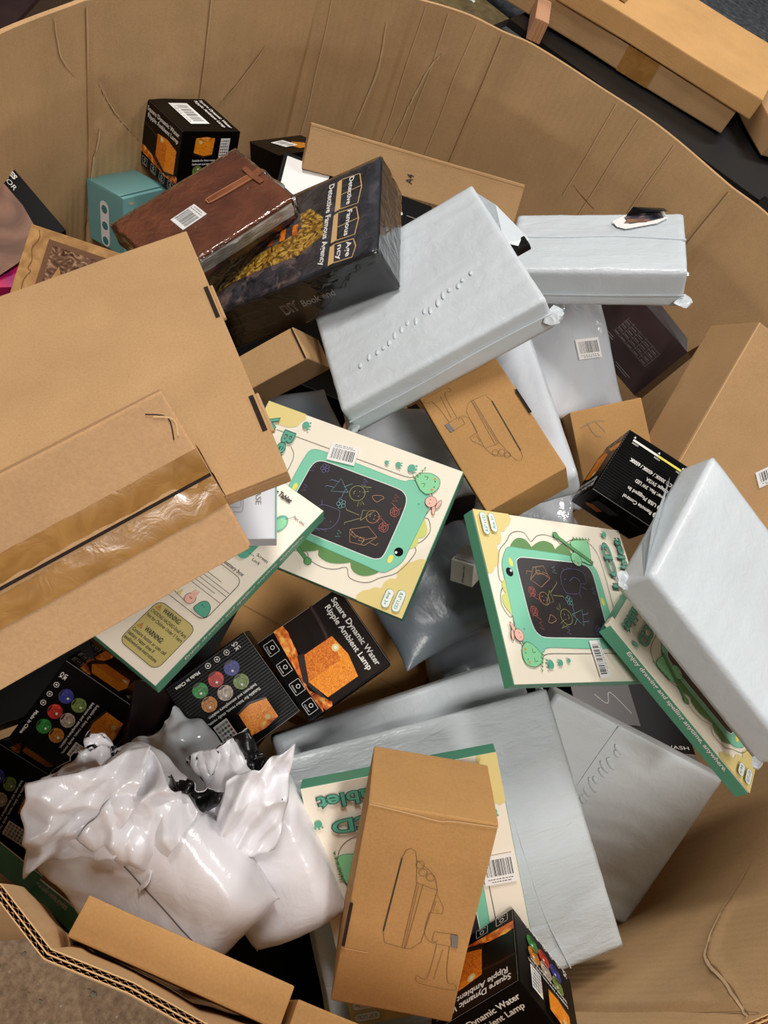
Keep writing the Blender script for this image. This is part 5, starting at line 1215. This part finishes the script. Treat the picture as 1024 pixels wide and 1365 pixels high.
bag_big, *_ = mailer_bag('mailer_bag', 'big crumpled glossy white mailer bag at the lower left, mouth folded at its top', (-.030, .128, .795), (-.956, .233, .176), (.293, .763, .577), (.27, .17), 'white', 5, scale=(.140, .235, .078), press=1.0, open_end=.24, crumple=.14, thick=.085, steps=50, squeeze=.94, ny=110, nx=84, inner=12, fold=.0085, seam=True, taper=-.10)
bag_small, *_ = mailer_bag('mailer_bag', 'smaller white mailer bag with a raised pointed mouth, right of the big white bag', (.058, .195, .785), (-.818, .459, .347), (.575, .652, .494), (.23, .13), 'white', 12, scale=(.105, .205, .064), press=1.0, open_end=.30, crumple=.10, thick=.07, taper=-.10, steps=50, squeeze=.92, ny=100, nx=72, inner=12, fold=.0085)
def mouth_sheet(root, C4, seed, bulge, name='mouth_flap', n=34, fold=.0075):
    """a slack sheet of the bag's film beyond its contents, creased in flat facets; four corners in world space"""
    A, B, C_, D = [Vector(c) for c in C4]; nn = (C_-A).cross(D-B).normalized(); nn = nn if nn.z > 0 else -nn; v = []; f = []
    inv_ = (Matrix.Translation(root.location) @ root.rotation_quaternion.to_matrix().to_4x4()).inverted()
    for i in range(n+1):
        for j in range(n+1):
            a, b = i/n, j/n; p = A*(1-a)*(1-b)+B*a*(1-b)+C_*a*b+D*(1-a)*b; w_ = 0.0
            for ux, uy, fr, ph in ((1.0, .35, .95, .1), (.3, -1.0, 1.2, .4), (.8, .9, 1.7, .7), (-.6, 1.0, 2.6, .2)):
                q_ = (a*ux+b*uy)*fr+ph+seed*.37+noise.noise(Vector((a*2+seed, b*2, ph)))*.5; w_ += (abs((q_ % 1.0)-.5)*4-1)*1.0/fr
            e_ = math.sin(math.pi*min(1, max(0, b)))*bulge
            v.append(inv_ @ (p+nn*(w_*fold+e_)+(B-A).normalized()*noise.noise(Vector((a*3, b*5, seed)))*.006))
    for i in range(n):
        for j in range(n): k = i*(n+1)+j; f.append((k, k+1, k+n+2, k+n+1))
    o = py_obj(name, v, f, [MT['white'], MT['film_black']], root, smooth=True)
    sd = o.modifiers.new('lining', 'SOLIDIFY'); sd.thickness = .0006; sd.offset = -1; sd.material_offset = 1
    return o
mouth_sheet(bag_small, [(0.042, 0.262, 0.868), (0.074, 0.182, 0.825), (0.024, 0.140, 0.812), (0.002, 0.205, 0.848)], 1, .008)
mouth_sheet(bag_small, [(-0.031, 0.189, 0.858), (-0.049, 0.178, 0.846), (0.004, 0.142, 0.812), (0.002, 0.203, 0.843)], 2, .010)
mouth_sheet(bag_big, [(-0.071, 0.186, 0.878), (-0.006, 0.166, 0.862), (-0.014, 0.098, 0.818), (-0.085, 0.110, 0.832)], 4, .012)
mouth_sheet(bag_big, [(-0.143, 0.117, 0.868), (-0.070, 0.188, 0.880), (-0.052, 0.112, 0.832), (-0.105, 0.066, 0.822)], 7, .012)
mailer_bag('mailer_bag', 'rounded white-grey bag behind the two white bags, below the ball-printed lamp box', (-.045, .245, .69), (-.9, .3, .1), (.3, .8, .5), (.18, .12), 'gray_gloss', 20, ny=40, nx=30, scale=(.085, .12, .06), crumple=.2, steps=45, squeeze=.92, fold=.004)
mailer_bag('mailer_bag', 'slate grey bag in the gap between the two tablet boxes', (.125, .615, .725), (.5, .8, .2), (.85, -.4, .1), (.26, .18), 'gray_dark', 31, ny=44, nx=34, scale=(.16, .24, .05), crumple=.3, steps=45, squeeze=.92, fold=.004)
mailer_bag('mailer_bag', 'glossy grey bag under the corner of the middle parcel, beside the printed carton', (.0, .755, .765), (.8, .5, .1), (.4, -.8, -.1), (.24, .18), 'gray_gloss', 37, ny=44, nx=34, scale=(.15, .22, .045), crumple=.3, steps=45, squeeze=.92, fold=.004)
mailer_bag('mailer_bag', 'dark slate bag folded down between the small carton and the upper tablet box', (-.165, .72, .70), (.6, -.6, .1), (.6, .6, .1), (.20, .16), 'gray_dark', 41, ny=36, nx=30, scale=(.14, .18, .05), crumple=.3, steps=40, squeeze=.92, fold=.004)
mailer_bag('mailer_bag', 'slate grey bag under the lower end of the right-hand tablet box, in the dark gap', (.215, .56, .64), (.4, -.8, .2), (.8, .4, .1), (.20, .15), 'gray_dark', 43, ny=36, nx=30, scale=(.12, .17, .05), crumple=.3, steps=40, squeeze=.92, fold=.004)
mailer_bag('mailer_bag', 'grey bag between the tool carton and the black box lettered Remote Control', (.175, .775, .775), (.9, .3, .1), (-.3, .9, .1), (.20, .14), 'gray_gloss', 47, ny=36, nx=30, scale=(.11, .18, .04), crumple=.3, steps=40, squeeze=.92, fold=.004)
mailer_bag('mailer_bag', 'crumpled grey bag end poking out under the largest parcel at the lower right', (.47, .225, .60), (.6, -.5, .1), (.5, .6, .1), (.16, .10), 'gray', 53, ny=36, nx=26, scale=(.07, .14, .05), crumple=.5, steps=40, squeeze=.92, fold=.004)

r = thing('carton', 'brown carton end continuing from the long narrow carton at the bottom edge', 'carton', (.194, .072, .875), Quaternion((0, 0, 1), .12))
EXTD = (.125, .026, .10)
soft_box('body', EXTD, MT['kraft_deep'], r, seed=14); settle(r, EXTD)
def small_box(name, label, loc, eul, d, mat, art=None, cat='box'):
    from mathutils import Euler
    r = thing(name, label, cat, loc, Euler(eul).to_quaternion())
    soft_box('carton_body', d, MT[mat], r, bevel=.001, sag=.0004, seed=int(d[0]*999))
    P = Print(r, d, 'z+')
    if art: art(P)
    P.done('print'); settle(r, d); return r
def art_a(P):
    for i in range(3): P.disc((.80, .25+.2*i), .003, 'white_ink'); P.stroke([(.84, .25+.2*i), (.90, .25+.2*i)], .0016, 'grey_ink')
    P.rect(.02, .12, .30, .92, 'paper')
small_box('product_box', 'black box with a white panel under the far end of the puzzle box', (-.300, 1.105, .815), (.35, .05, .38), (.26, .10, .02), 'blackf', art_a)
def art_b(P):
    P.rect(0, .45, .55, 1, 'maroon'); P.stroke([(.2, .8), (.3, .7), (.35, .85), (.5, .6)], .0012, 'white_ink', True); P.text('60 WASH', (.6, .2), (.95, .2), .005, 'white_ink'); P.rect(.45, .05, 1, .15, 'grey_ink')
small_box('product_box', 'dark box with faint white lettering in the gap above the ridged grey parcel', (.452, .60, .655), (-.1, .1, .5), (.19, .12, .05), 'blackf', art_b)
small_box('product_box', 'magenta box in the dark gap below the two white bags', (.115, .125, .47), (.5, .1, .9), (.09, .07, .05), 'magenta')
small_box('product_box', 'pink and violet sunset-printed box at the left edge', (-.685, .675, .725), (.15, -.1, .7), (.15, .12, .03), 'magenta_pic')
small_box('product_box', 'added black box standing in for shade under the taped carton at the left edge', (-.31, .27, .56), (.2, -.1, .9), (.20, .14, .06), 'blackf')  # added; its black stands in for shade below the taped carton
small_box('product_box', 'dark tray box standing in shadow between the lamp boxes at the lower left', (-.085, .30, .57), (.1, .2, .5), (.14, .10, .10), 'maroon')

# added filler boxes low in the container, coloured black as shade between things
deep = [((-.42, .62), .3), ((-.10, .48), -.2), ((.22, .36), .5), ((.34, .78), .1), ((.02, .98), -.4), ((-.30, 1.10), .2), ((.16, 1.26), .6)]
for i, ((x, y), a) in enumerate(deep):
    d = (.25, .20, .13); r = thing('shade_filler_box', 'added filler box, coloured black for the shade low in the pile', 'box', (x, y, .42), Quaternion((0, 0, 1), a), 'added filler boxes deep in the pile')
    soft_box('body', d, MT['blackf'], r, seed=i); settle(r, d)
    d = (.24, .22, .24); r = thing('shade_filler_box', 'added filler box, coloured black for the shade low in the pile', 'box', (x, y, .20), Quaternion((0, 0, 1), a+.1), 'added filler boxes deep in the pile')
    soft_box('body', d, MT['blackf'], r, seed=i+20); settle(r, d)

small_box('product_box', 'added black box that darkens the gap behind the long narrow carton', (.195, .150, .50), (.1, .1, .3), (.20, .10, .12), 'blackf')  # put in to cover the lit wall and darken this gap


# ---------------------------------------------------------------- things seen beyond the rim
def bg_carton(name, label, lo, hi, rz, mat, tape=None, group=None):
    c = [(a+b)/2 for a, b in zip(lo, hi)]; d = [b-a for a, b in zip(lo, hi)]
    r = thing(name, label, 'carton', (c[0], c[1], c[2]), Quaternion((0, 0, 1), rz), group)
    soft_box('body', d, MT[mat], r, bevel=.003, sag=.0015, seed=int(lo[0]*50)+9)
    for f, x0, y0, x1, y1 in (tape or ()):
        P = Print(r, d, f, .0022); P.rect(x0, y0, x1, y1, 'tape'); P.done('packing_tape')
    settle(r, d); return r
bg_carton('carton', 'bright long brown carton uppermost of those beyond the container, tape on top', (-.70, 1.945, .94), (.255, 2.27, .985), -.055, 'kraft_bg', tape=[('z+', .52, .15, .62, .60)])
bg_carton('carton', 'long brown carton with a strip of tape, under the bright one beyond the rim', (-.50, 1.945, .884), (.222, 2.22, .938), -.045, 'kraft', tape=[('y-', .62, .0, .73, 1.0)])
bg_carton('carton', 'small brown carton at the right edge beyond the rim', (.235, 1.99, .886), (.52, 2.22, .945), .55, 'kraft')
r = thing('plastic_crate', 'long black plastic crate with a rounded edge beyond the container', 'crate', (.25, 1.98, 0), Quaternion((0, 0, 1), -.21))
bm = bmesh.new(); box_bm(bm, (-.56, -.22, .0), (.75, .24, .878)); bmesh.ops.bevel(bm, geom=[e for e in bm.edges if e.verts[0].co.z > .8 and e.verts[1].co.z > .8], offset=.022, segments=5, affect='EDGES')
bm_obj('crate_body', bm, MT['beam'], r, smooth=False)
slab('crate_rim', (-.40, -.227, .80), (.75, -.217, .862), MT['beam'], r, .004)
slab('latch', (.14, -.233, .83), (.20, -.18, .884), MT['blackf'], r, .002)
r = thing('board', 'rosy cardboard offcut lying at the left end of the black crate', 'board', (-.275, 1.985, .0), Quaternion((0, 0, 1), .25))
slab('sheet', (-.020, -.15, .885), (.012, .08, .93), MT['kraft_pinkbg'], r, .002)
for i in range(3): slab('ridge', (-.012+.008*i, -.152, .887), (-.009+.008*i, -.1495, .931), MT['kraft_bg'], r)
r = thing('debris_board', 'dusty olive board littered with scraps behind the container', 'board', (-.70, 3.25, .28), Quaternion((0, 0, 1), -.30))
slab('board_top', (-.9, -.45, -.05), (.55, .25, .0), MT['olive_board'], r, .004)
rr = random.Random(8)
for i in range(26):
    x, y, s_ = rr.uniform(-.5, .5), rr.uniform(-.4, .22), rr.uniform(.006, .020)
    bm = bmesh.new(); bmesh.ops.create_icosphere(bm, subdivisions=1, radius=s_, matrix=Matrix.Translation((x, y, s_*.4)) @ Matrix.Diagonal((1.6, 1, .5, 1)))
    bm_obj('scrap', bm, MT['paper'] if i % 3 == 0 else MT['kraft'], r)
r = thing('ribbed_panel', 'black ribbed plastic panel behind the olive board', 'panel', (-.42, 3.62, .3), Quaternion((0, 0, 1), -.30))
slab('panel_base', (-.9, .0, 0), (.9, .6, .10), MT['blackf'], r)
for i in range(9): slab('rib', (-.9, .02+.06*i, .10), (.9, .04+.06*i, .135), MT['beam'], r, .003)
r = thing('added_dark_crate', 'added dark crate standing in for shade behind the container at the top left', 'crate', (-1.95, 1.2, 0), Quaternion((0, 0, 1), .3))  # added crate; its dark colour stands in for floor in shadow
slab('crate_body', (-.8, -.6, 0), (.75, .7, .55), MT['maroon'], r, .01)
for i in range(6): slab('crate_slat', (-.78+.25*i, -.6, .55), (-.60+.25*i, .7, .565), MT['dark_wood'], r, .002)
